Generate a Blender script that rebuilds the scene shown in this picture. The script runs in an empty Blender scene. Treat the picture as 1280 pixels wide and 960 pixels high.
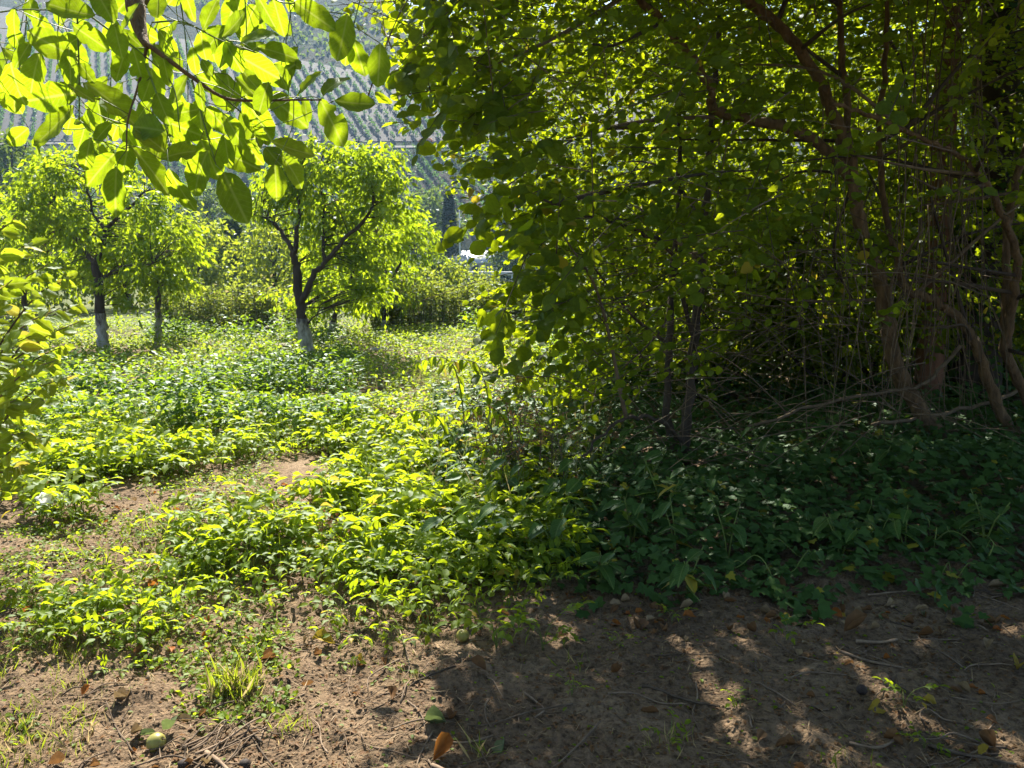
import bpy, math
import numpy as np
from mathutils import Vector, Matrix

# ------------------------------------------------------------------ camera / light / exposure
sc = bpy.context.scene
F = 985.0                       # focal length in photo pixels (1280 wide)
CAMZ = 1.55
PITCH = math.atan(145.0 / F)    # horizon at photo row 335
cam = bpy.data.cameras.new('camera'); camo = bpy.data.objects.new('camera', cam)
sc.collection.objects.link(camo); sc.camera = camo
camo.location = (0, 0, CAMZ); camo.rotation_euler = (math.pi / 2 - PITCH, 0, 0)
cam.sensor_width = 36; cam.lens = 36 * F / 1280; cam.clip_start = 0.02; cam.clip_end = 5000

SUN_AZ, SUN_EL = math.radians(-11), math.radians(47)
w = bpy.data.worlds.new('World'); sc.world = w; w.use_nodes = True
nt = w.node_tree; nt.nodes.clear()
wo = nt.nodes.new('ShaderNodeOutputWorld'); bg = nt.nodes.new('ShaderNodeBackground')
sky = nt.nodes.new('ShaderNodeTexSky'); sky.sky_type = 'NISHITA'; sky.sun_disc = False
sky.sun_elevation = SUN_EL; sky.sun_rotation = SUN_AZ % (2 * math.pi)
bg.inputs['Strength'].default_value = 0.052
nt.links.new(sky.outputs[0], bg.inputs[0]); nt.links.new(bg.outputs[0], wo.inputs[0])

sl = bpy.data.lights.new('sun', 'SUN'); so = bpy.data.objects.new('sun', sl); sc.collection.objects.link(so)
sl.energy = 5.0; sl.angle = math.radians(0.53); sl.color = (1.0, 0.93, 0.80)
SUNV = Vector((math.sin(SUN_AZ) * math.cos(SUN_EL), math.cos(SUN_AZ) * math.cos(SUN_EL), math.sin(SUN_EL)))
so.rotation_euler = SUNV.to_track_quat('Z', 'Y').to_euler(); so.location = (0, 0, 30)

sc.view_settings.view_transform = 'Standard'; sc.view_settings.look = 'None'
sc.view_settings.exposure = 2.1; sc.view_settings.gamma = 1.0; sc.view_settings.use_curve_mapping = False
sc.render.engine = 'CYCLES'
cy = sc.cycles
cy.use_denoising = True
cy.max_bounces = 8; cy.diffuse_bounces = 5; cy.transmission_bounces = 6; cy.glossy_bounces = 2
cy.volume_bounces = 0; cy.transparent_max_bounces = 8; cy.sample_clamp_indirect = 6

# ------------------------------------------------------------------ helpers
C = sc.collection
nprs = np.random.default_rng
fc = np.array([0, math.cos(PITCH), -math.sin(PITCH)]); uc = np.array([0, math.sin(PITCH), math.cos(PITCH)])
def px(u, v, Y):
    d = fc + np.array([1., 0, 0]) * (u - 640) / F + uc * (480 - v) / F
    return np.array([0, 0, CAMZ]) + d * (Y / d[1])
def proj(P):
    P = np.atleast_2d(P) - np.array([0, 0, CAMZ])
    z = np.maximum(P @ fc, 0.05)
    return 640 + F * P[:, 0] / z, 480 - F * (P @ uc) / z
def vnoise(x, y, s=0):
    x = np.asarray(x, float); y = np.asarray(y, float)
    xi = np.floor(x).astype(np.int64); yi = np.floor(y).astype(np.int64)
    fx = x - xi; fy = y - yi; fx = fx * fx * (3 - 2 * fx); fy = fy * fy * (3 - 2 * fy)
    def h(a, b):
        n = (a * 374761393 + b * 668265263 + s * 1442695041) & 0x7fffffff
        n = ((n ^ (n >> 13)) * 1274126177) & 0x7fffffff
        return ((n ^ (n >> 16)) & 0xffff) / 65535.0
    return (h(xi, yi) * (1 - fx) + h(xi + 1, yi) * fx) * (1 - fy) + (h(xi, yi + 1) * (1 - fx) + h(xi + 1, yi + 1) * fx) * fy
def sst(a, b, x):
    t = np.clip((np.asarray(x, float) - a) / (b - a), 0, 1); return t * t * (3 - 2 * t)
def gz(x, y):
    x = np.asarray(x, float); y = np.asarray(y, float)
    near = 1 - sst(7, 12, np.hypot(x, y))
    z = 0.07 * (vnoise(x * .55, y * .55, 1) - .5) + 0.13 * sst(0.2, 1.4, x) * sst(3.4, 4.6, y) * (1 - sst(14, 20, y))
    z = z + near * (0.035 * (vnoise(x * 3.1, y * 3.1, 2) - .5) + 0.026 * (vnoise(x * 9, y * 9, 3) - .5)
                    + 0.022 * (vnoise(x * 23, y * 23, 4) - .5) + 0.014 * (vnoise(x * 43, y * 43, 5) - .5))
    return z
def gnd(u, v):
    d = fc + np.array([1., 0, 0]) * (u - 640) / F + uc * (480 - v) / F
    p = None; z = 0.0
    for _ in range(3):
        t = (z - CAMZ) / d[2]; p = np.array([0, 0, CAMZ]) + d * t; z = float(gz(p[0], p[1]))
    p[2] = z
    return p
def nrm(a):
    return a / np.maximum(np.linalg.norm(a, axis=-1, keepdims=True), 1e-9)
def mesh(name, V, faces, mat, smooth=False, uv=None):
    """faces: (n,k) int array"""
    V = np.asarray(V, np.float32); faces = np.asarray(faces, np.int32)
    me = bpy.data.meshes.new(name); k = faces.shape[1]
    me.vertices.add(len(V)); me.vertices.foreach_set('co', V.ravel())
    me.loops.add(faces.size); me.loops.foreach_set('vertex_index', faces.ravel())
    me.polygons.add(len(faces)); me.polygons.foreach_set('loop_start', np.arange(0, faces.size, k, dtype=np.int32))
    if smooth: me.polygons.foreach_set('use_smooth', np.ones(len(faces), bool))
    if uv is not None:
        l = me.uv_layers.new(name='UVMap'); l.data.foreach_set('uv', np.asarray(uv, np.float32)[faces.ravel()].ravel())
    me.update(calc_edges=True)
    me.materials.append(mat)
    return me
def link(name, data, parent=None, loc=None):
    o = bpy.data.objects.new(name, data); C.objects.link(o)
    if parent is not None: o.parent = parent
    if loc is not None: o.location = [float(c) for c in loc]
    return o
def tag(o, label=None, cat=None, group=None, kind=None):
    if label: o['label'] = label
    if cat: o['category'] = cat
    if group: o['group'] = group
    if kind: o['kind'] = kind
    return o
def thing(name, label, cat, loc=(0, 0, 0), group=None, rz=0.0):
    o = link(name, None, None, loc); o.rotation_euler = (0, 0, rz); o.empty_display_size = .1
    return tag(o, label, cat, group)

# ---- node materials
def mat_new(name):
    m = bpy.data.materials.new(name); m.use_nodes = True; t = m.node_tree; t.nodes.clear()
    return m, t
class N:
    def __init__(s, t): s.t = t
    def __call__(s, typ, _out=0, **kw):
        n = s.t.nodes.new(typ)
        for k, v in kw.items():
            if k.startswith('_'): setattr(n, k[1:], v); continue
            key = int(k[1:]) if k[0] == 'i' and k[1:].isdigit() else k.replace('__', ' ')
            if hasattr(v, 'is_output'): s.t.links.new(v, n.inputs[key])
            else: n.inputs[key].default_value = v
        return n.outputs[_out]
def c4(c): return (c[0], c[1], c[2], 1)
def ramp(t, fac, stops):
    n = t.nodes.new('ShaderNodeValToRGB'); t.links.new(fac, n.inputs[0])
    e = n.color_ramp.elements
    while len(e) < len(stops): e.new(.5)
    for i, (p, c) in enumerate(stops): e[i].position = p; e[i].color = c4(c)
    return n.outputs[0]
def mixc(q, t, fac, a, b, mode='MIX'):
    n = t.nodes.new('ShaderNodeMix'); n.data_type = 'RGBA'; n.blend_type = mode
    for idx, v in ((0, fac), (6, a), (7, b)):
        if hasattr(v, 'is_output'): t.links.new(v, n.inputs[idx])
        else: n.inputs[idx].default_value = v if idx == 0 else c4(v)
    return n.outputs[2]

def leaf_mat(name, da, db, ta, tb, odd=None, odd_p=0.0, gloss=0.06, rough=.5, tmix=.5, veins=False, dry=None):
    """thin leaf: diffuse + translucent + sheen; da/db diffuse range, ta/tb transmitted range"""
    m, t = mat_new(name); q = N(t)
    g = t.nodes.new('ShaderNodeNewGeometry'); oi = t.nodes.new('ShaderNodeObjectInfo')
    rsum = q('ShaderNodeMath', _operation='ADD', i0=g.outputs['Random Per Island'], i1=oi.outputs['Random'])
    r = q('ShaderNodeMath', _operation='FRACT', i0=rsum)
    r2 = q('ShaderNodeMath', _operation='FRACT', i0=q('ShaderNodeMath', _operation='MULTIPLY', i0=r, i1=17.37))
    nz = q('ShaderNodeTexNoise', Vector=g.outputs['Position'], Scale=1.3, Detail=2.0)
    f = q('ShaderNodeMath', _operation='MULTIPLY_ADD', i0=nz, i1=.7, i2=q('ShaderNodeMath', _operation='MULTIPLY_ADD', i0=r, i1=.7, i2=-.2))
    f = q('ShaderNodeClamp', Value=f)
    dc = mixc(q, t, f, da, db); tc = mixc(q, t, f, ta, tb)
    blotch = q('ShaderNodeTexNoise', Vector=g.outputs['Position'], Scale=60.0, Detail=3.0)
    bl = q('ShaderNodeMapRange', Value=blotch, i1=.35, i2=.7, i3=.78, i4=1.08)
    blc = q('ShaderNodeCombineColor', i0=bl, i1=bl, i2=bl)
    dc = mixc(q, t, 1.0, dc, blc, 'MULTIPLY'); tc = mixc(q, t, 1.0, tc, blc, 'MULTIPLY')
    if odd:
        k = q('ShaderNodeMath', _operation='GREATER_THAN', i0=r2, i1=1 - odd_p)
        dc = mixc(q, t, k, dc, odd); tc = mixc(q, t, k, tc, tuple(min(1, c * 1.4) for c in odd))
    bump_n = None
    if veins:
        uv = q('ShaderNodeUVMap'); sp = t.nodes.new('ShaderNodeSeparateXYZ'); t.links.new(uv, sp.inputs[0])
        ax = q('ShaderNodeMath', _operation='ABSOLUTE', i0=sp.outputs[0])
        ph = q('ShaderNodeMath', _operation='MULTIPLY_ADD', i0=ax, i1=-1.1, i2=sp.outputs[1])
        ph = q('ShaderNodeMath', _operation='MULTIPLY', i0=ph, i1=9.0)
        fr = q('ShaderNodeMath', _operation='FRACT', i0=ph)
        d = q('ShaderNodeMath', _operation='ABSOLUTE', i0=q('ShaderNodeMath', _operation='SUBTRACT', i0=fr, i1=.5))
        side = q('ShaderNodeMapRange', Value=d, i1=.0, i2=.09, i3=1.0, i4=0.0)
        mid = q('ShaderNodeMapRange', Value=ax, i1=.008, i2=.03, i3=1.0, i4=0.0)
        vn = q('ShaderNodeMath', _operation='MAXIMUM', i0=q('ShaderNodeMath', _operation='MULTIPLY', i0=side, i1=.55), i1=mid)
        dc = mixc(q, t, q('ShaderNodeMath', _operation='MULTIPLY', i0=vn, i1=.75), dc, (.17, .23, .06))
        tc = mixc(q, t, q('ShaderNodeMath', _operation='MULTIPLY', i0=vn, i1=.6), tc, (.50, .56, .12))
        bp = t.nodes.new('ShaderNodeBump'); bp.inputs['Strength'].default_value = .35; bp.inputs['Distance'].default_value = .004
        t.links.new(vn, bp.inputs['Height']); bump_n = bp.outputs[0]
    if veins:
        sn = q('ShaderNodeTexNoise', Vector=g.outputs['Position'], Scale=38.0, Detail=4.0, Roughness=.7)
        sk = q('ShaderNodeMapRange', Value=sn, i1=.69, i2=.73)
        dc = mixc(q, t, sk, dc, (.09, .055, .02)); tc = mixc(q, t, sk, tc, (.12, .06, .015))
    dif = q('ShaderNodeBsdfDiffuse', Color=dc); tr = q('ShaderNodeBsdfTranslucent', Color=tc)
    gl = q('ShaderNodeBsdfGlossy', Color=(.9, .95, 1, 1), Roughness=rough)
    if bump_n:
        for s in (dif, gl): t.links.new(bump_n, s.node.inputs['Normal'])
    a = q('ShaderNodeMixShader', i0=tmix, i1=dif, i2=tr)
    fre = q('ShaderNodeFresnel', IOR=1.42)
    gf = q('ShaderNodeMath', _operation='MULTIPLY', i0=fre, i1=gloss * 3)
    gf = q('ShaderNodeClamp', Value=gf, Max=min(.3, gloss * .6))
    o = q('ShaderNodeMixShader', i0=gf, i1=a, i2=gl)
    out = t.nodes.new('ShaderNodeOutputMaterial'); t.links.new(o, out.inputs[0])
    return m
def rough_mat(name, a, b, scale=8, rough=.9, bump=.4, dist=.01, stretch=(1, 1, 1), rnd=0.0, obj=True):
    m, t = mat_new(name); q = N(t)
    tc = t.nodes.new('ShaderNodeTexCoord')
    v = q('ShaderNodeMapping', Vector=tc.outputs['Object'], Scale=stretch)
    n = q('ShaderNodeTexNoise', Vector=v, Scale=scale, Detail=6.0, Roughness=.65)
    col = ramp(t, n, [(.3, a), (.7, b)])
    if rnd:
        oi = t.nodes.new('ShaderNodeObjectInfo'); g = t.nodes.new('ShaderNodeNewGeometry')
        r = q('ShaderNodeMath', _operation='FRACT', i0=q('ShaderNodeMath', _operation='ADD', i0=oi.outputs['Random'], i1=g.outputs['Random Per Island']))
        k = q('ShaderNodeMapRange', Value=r, i3=1 - rnd, i4=1 + rnd)
        col = mixc(q, t, 1.0, col, q('ShaderNodeCombineColor', i0=k, i1=k, i2=k), 'MULTIPLY')
    bp = t.nodes.new('ShaderNodeBump'); bp.inputs['Strength'].default_value = bump; bp.inputs['Distance'].default_value = dist
    t.links.new(n, bp.inputs['Height'])
    s = q('ShaderNodeBsdfPrincipled', Base__Color=col, Roughness=rough, Normal=bp.outputs[0])
    s.node.inputs['Specular IOR Level'].default_value = .25
    out = t.nodes.new('ShaderNodeOutputMaterial'); t.links.new(s, out.inputs[0])
    return m

M = {}
M['walnut'] = leaf_mat('walnut_leaf', (0.045, 0.1, 0.01), (0.065, 0.13, 0.014), (0.31, 0.46, 0.006), (0.41, 0.55, 0.01), tmix=.55, veins=True, gloss=.05)
M['sapling'] = leaf_mat('sapling_leaf', (0.07, 0.13, 0.014), (0.1, 0.16, 0.02), (0.36, 0.48, 0.012), (0.48, 0.56, 0.02), odd=(.30, .26, .03), odd_p=.06, tmix=.55, veins=True)
M['bush'] = leaf_mat('shrub_leaf', (0.026, 0.056, 0.006), (0.046, 0.088, 0.01), (0.32, 0.43, 0.006), (0.52, 0.61, 0.01), odd=(.33, .26, .02), odd_p=.012, tmix=.57, gloss=.05)
M['thicket'] = leaf_mat('thicket_leaf', (0.035, 0.075, 0.01), (0.055, 0.1, 0.014), (0.26, 0.36, 0.008), (0.42, 0.48, 0.012), odd=(.3, .24, .02), odd_p=.01, tmix=.5)
M['peach'] = leaf_mat('orchard_leaf', (0.04, 0.105, 0.012), (0.065, 0.145, 0.016), (0.38, 0.54, 0.012), (0.52, 0.64, 0.018), tmix=.5, gloss=.07)
M['herb'] = leaf_mat('herb_leaf', (0.095, 0.16, 0.011), (0.13, 0.195, 0.015), (0.36, 0.49, 0.009), (0.48, 0.57, 0.015), odd=(.32, .25, .03), odd_p=.02, tmix=.55, gloss=.06)
M['weed'] = leaf_mat('weed_leaf', (0.09, 0.16, 0.014), (0.14, 0.2, 0.02), (0.36, 0.49, 0.015), (0.46, 0.57, 0.025), odd=(.30, .24, .10), odd_p=.02, tmix=.5, gloss=.06)
M['nettle'] = leaf_mat('dark_weed_leaf', (0.045, 0.11, 0.012), (0.07, 0.14, 0.016), (0.25, 0.41, 0.01), (0.34, 0.49, 0.016), tmix=.45, gloss=.08)
M['ivy'] = leaf_mat('ivy_leaf', (0.032, 0.074, 0.016), (0.056, 0.108, 0.024), (0.06, 0.13, 0.008), (0.1, 0.18, 0.012), odd=(.22, .20, .02), odd_p=.015, tmix=.2, gloss=.07, rough=.5)
M['broad'] = leaf_mat('broad_leaf', (.035, .09, .02), (.055, .12, .025), (.16, .30, .015), (.26, .38, .02), odd=(.35, .27, .03), odd_p=.05, tmix=.4, gloss=.1, veins=True)
M['hedge'] = leaf_mat('hedge_leaf', (0.07, 0.12, 0.02), (0.12, 0.17, 0.035), (0.32, 0.42, 0.03), (0.44, 0.48, 0.05), odd=(.28, .24, .10), odd_p=.04, tmix=.45)
M['vine'] = leaf_mat('vine_row_leaf', (0.04, 0.11, 0.03), (0.06, 0.14, 0.04), (0.12, 0.26, 0.04), (0.18, 0.32, 0.06), tmix=.35)
M['fartree'] = leaf_mat('far_tree_leaf', (0.035, 0.07, 0.018), (0.055, 0.1, 0.026), (0.14, 0.22, 0.02), (0.22, 0.29, 0.03), tmix=.4)
M['farlight'] = leaf_mat('light_tree_leaf', (0.06, 0.11, 0.016), (0.1, 0.15, 0.025), (0.32, 0.42, 0.02), (0.44, 0.48, 0.03), tmix=.5)
M['conifer'] = leaf_mat('conifer_needles', (.02, .045, .02), (.035, .06, .025), (.04, .07, .02), (.06, .09, .03), tmix=.2)
M['grass'] = leaf_mat('grass_blade', (.07, .12, .015), (.11, .15, .02), (.30, .40, .015), (.40, .44, .03), odd=(.34, .26, .12), odd_p=.25, tmix=.5)
M['drygrass'] = leaf_mat('dry_grass', (.22, .17, .08), (.30, .24, .12), (.34, .28, .12), (.42, .36, .16), odd=(.16, .20, .04), odd_p=.3, tmix=.4)
M['orange'] = leaf_mat('fallen_orange', (0.22, 0.075, 0.022), (0.32, 0.125, 0.03), (0.36, 0.12, 0.02), (0.45, 0.18, 0.03), tmix=.35, gloss=.04, dry=1)
M['brown'] = leaf_mat('fallen_brown', (0.11, 0.06, 0.028), (0.19, 0.11, 0.055), (0.22, 0.1, 0.03), (0.3, 0.15, 0.05), tmix=.25, gloss=.04)
M['tan'] = leaf_mat('fallen_tan', (0.22, 0.155, 0.085), (0.34, 0.25, 0.15), (0.22, 0.15, 0.07), (0.3, 0.21, 0.1), tmix=.25, gloss=.04)
M['yellow'] = leaf_mat('fallen_yellow', (0.26, 0.19, 0.025), (0.36, 0.26, 0.04), (0.36, 0.25, 0.02), (0.42, 0.32, 0.03), tmix=.4, gloss=.05)
M['palegreen'] = leaf_mat('fallen_pale_green', (0.1, 0.13, 0.055), (0.16, 0.19, 0.09), (0.1, 0.14, 0.04), (0.15, 0.2, 0.06), tmix=.35)
M['petal'] = leaf_mat('white_petal', (.78, .78, .76), (.82, .82, .80), (.6, .6, .58), (.7, .7, .66), tmix=.35)
M['umbel'] = leaf_mat('umbel_flower', (.55, .53, .42), (.7, .68, .58), (.4, .4, .3), (.5, .5, .4), tmix=.35)
M['bark'] = rough_mat('brown_bark', (.062, .038, .020), (.20, .125, .062), scale=22, bump=1.0, dist=.04, stretch=(1, 1, .25))
M['darkbark'] = rough_mat('dark_bark', (.03, .023, .017), (.075, .055, .04), scale=14, bump=.8, dist=.02, stretch=(1, 1, .25))
M['redbark'] = rough_mat('red_bark', (.10, .045, .026), (.20, .10, .06), scale=12, bump=.8, dist=.02, stretch=(1, 1, .2))
M['twig'] = rough_mat('grey_twig', (.072, .05, .032), (.16, .115, .07), scale=20, bump=.4, dist=.004, rnd=.45)
M['browntwig'] = rough_mat('brown_twig', (.07, .05, .035), (.14, .10, .065), scale=20, bump=.4, dist=.004, rnd=.4)
M['stem'] = rough_mat('green_stem', (.08, .12, .02), (.14, .18, .04), scale=20, rough=.6, bump=.1, rnd=.2)
M['stick'] = rough_mat('dry_stick', (.075, .05, .034), (.19, .14, .095), scale=25, bump=.8, dist=.006, rnd=.6)
def lime_mat():
    m, t = mat_new('limewash'); q = N(t); tc = t.nodes.new('ShaderNodeTexCoord')
    v = q('ShaderNodeMapping', Vector=tc.outputs['Object'], Scale=(1, 1, .35)); n = q('ShaderNodeTexNoise', Vector=v, Scale=13.0, Detail=7.0, Roughness=.7)
    sp = t.nodes.new('ShaderNodeSeparateXYZ'); t.links.new(tc.outputs['Object'], sp.inputs[0])
    hgt = q('ShaderNodeMapRange', Value=sp.outputs[2], i1=.35, i2=.85, i3=.0, i4=.22)
    f = q('ShaderNodeMath', _operation='SUBTRACT', i0=n, i1=hgt)
    col = ramp(t, f, [(.30, (.07, .052, .038)), (.42, (.26, .235, .19)), (.60, (.42, .40, .345))])
    bp = t.nodes.new('ShaderNodeBump'); bp.inputs['Strength'].default_value = .9; bp.inputs['Distance'].default_value = .03; t.links.new(n, bp.inputs['Height'])
    sh = q('ShaderNodeBsdfPrincipled', Base__Color=col, Roughness=.95, Normal=bp.outputs[0]); out = t.nodes.new('ShaderNodeOutputMaterial'); t.links.new(sh, out.inputs[0]); return m
M['white'] = lime_mat()
M['roof'] = rough_mat('metal_roof', (.36, .37, .39), (.44, .45, .47), scale=2, rough=.35, bump=.05)
M['wall'] = rough_mat('house_wall', (.42, .40, .37), (.52, .50, .46), scale=2, bump=.1)
M['metal'] = rough_mat('galvanised', (.42, .44, .46), (.52, .54, .56), scale=3, rough=.5, bump=.05)
M['dark'] = rough_mat('dark_glass', (.02, .025, .03), (.03, .035, .04), scale=3, rough=.15, bump=.0)
M['rust'] = rough_mat('orange_sheet', (.48, .16, .05), (.60, .24, .09), scale=3, bump=.1)
M['apple'] = rough_mat('green_fruit', (.17, .14, .04), (.27, .27, .07), scale=40, rough=.4, bump=.05)
M['husk'] = rough_mat('black_husk', (.015, .011, .01), (.05, .035, .03), scale=30, rough=.7, bump=.8, dist=.006)
M['stone'] = rough_mat('stone', (.2, .18, .16), (.34, .31, .28), scale=12, bump=.4)

def soil_mat():
    m, t = mat_new('soil'); q = N(t); g = t.nodes.new('ShaderNodeNewGeometry'); P = g.outputs['Position']
    n1 = q('ShaderNodeTexNoise', Vector=P, Scale=2.2, Detail=5.0, Roughness=.6)
    n2 = q('ShaderNodeTexNoise', Vector=P, Scale=34.0, Detail=7.0, Roughness=.7)
    vo = t.nodes.new('ShaderNodeTexVoronoi'); vo.inputs['Scale'].default_value = 70; t.links.new(P, vo.inputs['Vector'])
    c1 = ramp(t, n1, [(.3, (.105, .072, .045)), (.55, (.18, .125, .078)), (.75, (.26, .19, .124))])
    c2 = ramp(t, n2, [(.34, (.36, .33, .30)), (.5, (1, 1, 1)), (.70, (1.35, 1.3, 1.2))])
    col = mixc(q, t, 1.0, c1, c2, 'MULTIPLY')
    # litter-dark patches in the further planted ground
    n3 = q('ShaderNodeTexNoise', Vector=P, Scale=.25, Detail=4.0)
    far = q('ShaderNodeVectorMath', 1, _operation='LENGTH', i0=P)
    ff = q('ShaderNodeMapRange', Value=far, i1=16.0, i2=26.0)
    col = mixc(q, t, ff, col, ramp(t, n3, [(.35, (.055, .08, .02)), (.65, (.11, .12, .04))]))
    h = q('ShaderNodeMath', _operation='MULTIPLY_ADD', i0=vo.outputs['Distance'], i1=.35, i2=n2)
    bp = t.nodes.new('ShaderNodeBump'); bp.inputs['Strength'].default_value = .9; bp.inputs['Distance'].default_value = .035
    t.links.new(h, bp.inputs['Height'])
    s = q('ShaderNodeBsdfPrincipled', Base__Color=col, Roughness=.95, Normal=bp.outputs[0]); s.node.inputs['Specular IOR Level'].default_value = .15
    out = t.nodes.new('ShaderNodeOutputMaterial'); t.links.new(s, out.inputs[0]); return m
M['soil'] = soil_mat()
def hill_mat():
    m, t = mat_new('hillside'); q = N(t); g = t.nodes.new('ShaderNodeNewGeometry'); P = g.outputs['Position']
    n1 = q('ShaderNodeTexNoise', Vector=P, Scale=.045, Detail=6.0, Roughness=.65)
    n2 = q('ShaderNodeTexNoise', Vector=P, Scale=.5, Detail=6.0, Roughness=.7)
    c1 = ramp(t, n1, [(.36, (.026, .042, .02)), (.5, (.045, .05, .03)), (.60, (.075, .062, .05)), (.75, (.11, .087, .075))])
    c2 = ramp(t, n2, [(.3, (.55, .6, .5)), (.6, (1.1, 1.08, 1.05))])
    col = mixc(q, t, 1.0, c1, c2, 'MULTIPLY')
    bp = t.nodes.new('ShaderNodeBump'); bp.inputs['Strength'].default_value = .8; bp.inputs['Distance'].default_value = 1.0
    t.links.new(n2, bp.inputs['Height'])
    s = q('ShaderNodeBsdfPrincipled', Base__Color=col, Roughness=1.0, Normal=bp.outputs[0]); s.node.inputs['Specular IOR Level'].default_value = .05
    out = t.nodes.new('ShaderNodeOutputMaterial'); t.links.new(s, out.inputs[0]); return m
M['hill'] = hill_mat()
M['vsoil'] = rough_mat('vineyard_soil', (.036, .033, .033), (.06, .054, .052), scale=.4, bump=.3, dist=.2)
M['track'] = rough_mat('gravel_track', (.12, .11, .10), (.20, .185, .17), scale=.8, bump=.3)

# ---- leaf templates: base at origin, tip at +Y, normal +Z
def T_low(w=.22, fold=.06, droop=.10):
    V = np.array([[0, 0, 0], [-w, .42, fold], [0, .45, 0], [w, .42, fold], [0, 1, -droop]], float)
    return V, np.array([[0, 2, 1], [0, 3, 2], [1, 2, 4], [2, 3, 4]])
def T_round(w=.38, fold=.07, droop=.12, tw=.66):
    V = np.array([[0, 0, 0], [-w * .72, .2, fold * .6], [-w, .5, fold], [-w * tw, .8, fold * .2], [0, 1, -droop],
                  [w * tw, .8, fold * .2], [w, .5, fold], [w * .72, .2, fold * .6], [0, .5, 0]], float)
    return V, np.array([[8, i, (i + 1) % 8] for i in range(8)])[:, [0, 2, 1]]
def T_ivy():
    o = [(0, 0), (.30, -.10), (.52, .12), (.34, .34), (.46, .62), (.20, .60), (0, 1.0), (-.20, .60), (-.46, .62), (-.34, .34), (-.52, .12), (-.30, -.10)]
    V = np.array([[x, y, .10 * abs(x) - .10 * y * y] for x, y in o] + [[0, .3, .0]], float)
    return V, np.array([[12, i, (i + 1) % 12] for i in range(12)])
def T_hi(w=.27, fold=.12, droop=.25, n=9, power=.75, wave=.02, seed=0, shape=.5, tipcurl=0.0):
    """finer leaf with folded midrib, droop and uneven margin; returns V, quads, uv"""
    r = nprs(seed); V = []; UV = []; S = [-1, -.5, 0, .5, 1]
    for i in range(n):
        t = i / (n - 1)
        ww = w * (max(math.sin(math.pi * t ** (math.log(.5) / math.log(shape))), 0) ** power)
        if i == 0: ww = .012
        if i == n - 1: ww = .004
        k = 1 + r.normal(0, .025)
        for s in S:
            x = s * ww * k
            z = fold * abs(s) * ww / w * .6 - droop * t * t + r.normal(0, wave) * abs(s) + tipcurl * t ** 4
            V.append((x, t, z)); UV.append((s * ww, t))
    Fq = [[i * 5 + j, i * 5 + j + 1, (i + 1) * 5 + j + 1, (i + 1) * 5 + j] for i in range(n - 1) for j in range(4)]
    return np.array(V), np.array(Fq), np.array(UV)
def eaten(T, seed):
    V, Q, UV = T[0].copy(), T[1], T[2]; r = nprs(seed); n = len(V) // 5
    for k in range(3):
        i0 = r.integers(2, n - 2); j = r.choice([0, 4]); V[i0 * 5 + j, 0] *= r.uniform(.6, .8); UV = UV.copy(); UV[i0 * 5 + j, 0] = V[i0 * 5 + j, 0]
    drop = set(r.integers(4 * 2, len(Q) - 8, 1).tolist()); Q = np.array([q_ for i, q_ in enumerate(Q) if i not in drop])
    return V, Q, UV
def place(T, P, A, Nn, S, W=None):
    """batch-transform template T=(V,F): P base points, A axis dirs, Nn rough normals, S sizes"""
    V, Fx = T[0], T[1]; n = len(P)
    y = nrm(A); x = nrm(np.cross(y, Nn)); z = np.cross(x, y)
    S = np.asarray(S, float)[:, None, None]
    sx = 1.0 if W is None else np.asarray(W)[:, None, None]
    out = P[:, None, :] + S * (sx * V[None, :, 0:1] * x[:, None, :] + V[None, :, 1:2] * y[:, None, :] + V[None, :, 2:3] * z[:, None, :])
    Fo = Fx[None] + (np.arange(n) * len(V))[:, None, None]
    return out.reshape(-1, 3), Fo.reshape(-1, Fx.shape[1])
def join(parts):
    Vs, Fs, k = [], [], 0
    for V, Fx in parts:
        Vs.append(V); Fs.append(np.asarray(Fx) + k); k += len(V)
    return np.concatenate(Vs), np.concatenate(Fs)
def smoothline(P, n=4):
    P = np.asarray(P, float)
    if len(P) < 3: 
        t = np.linspace(0, 1, n + 1)[:, None]; return P[0] * (1 - t) + P[-1] * t
    Q = np.vstack([2 * P[0] - P[1], P, 2 * P[-1] - P[-2]]); out = []
    for i in range(len(P) - 1):
        p0, p1, p2, p3 = Q[i:i + 4]
        for s in np.arange(n) / n:
            out.append(.5 * ((2 * p1) + (-p0 + p2) * s + (2 * p0 - 5 * p1 + 4 * p2 - p3) * s * s + (-p0 + 3 * p1 - 3 * p2 + p3) * s ** 3))
    out.append(P[-1]); return np.array(out)
def tube(P, R, k=6, knob=0.0, rng=None):
    P = np.asarray(P, float); n = len(P); R = np.broadcast_to(np.asarray(R, float), (n,)).copy()
    if knob and rng is not None: R *= 1 + rng.normal(0, knob, n)
    T = nrm(np.gradient(P, axis=0)); a = np.array([0, 0, 1.]) if abs(T[0][2]) < .9 else np.array([1., 0, 0])
    u = nrm(np.cross(T[0], a)); V = []
    ang = np.arange(k) * 2 * np.pi / k
    for i in range(n):
        u = nrm(u - T[i] * (u @ T[i])); b = np.cross(T[i], u)
        V.append(P[i] + R[i] * (np.cos(ang)[:, None] * u + np.sin(ang)[:, None] * b))
    V = np.concatenate(V + [P[:1], P[-1:]]); 
    i = np.arange(n - 1)[:, None] * k; j = np.arange(k)[None]; jn = (j + 1) % k
    q = np.stack([i + j, i + jn, i + k + jn, i + k + j], -1).reshape(-1, 4)
    jj = np.arange(k); c0 = n * k
    cap0 = np.stack([np.full(k, c0), (jj + 1) % k, jj, jj], -1)[:, :3]
    cap1 = np.stack([np.full(k, c0 + 1), (n - 1) * k + jj, (n - 1) * k + (jj + 1) % k], -1)
    tri = np.concatenate([q[:, [0, 1, 2]], q[:, [0, 2, 3]], cap0, cap1])
    return V, tri
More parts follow.
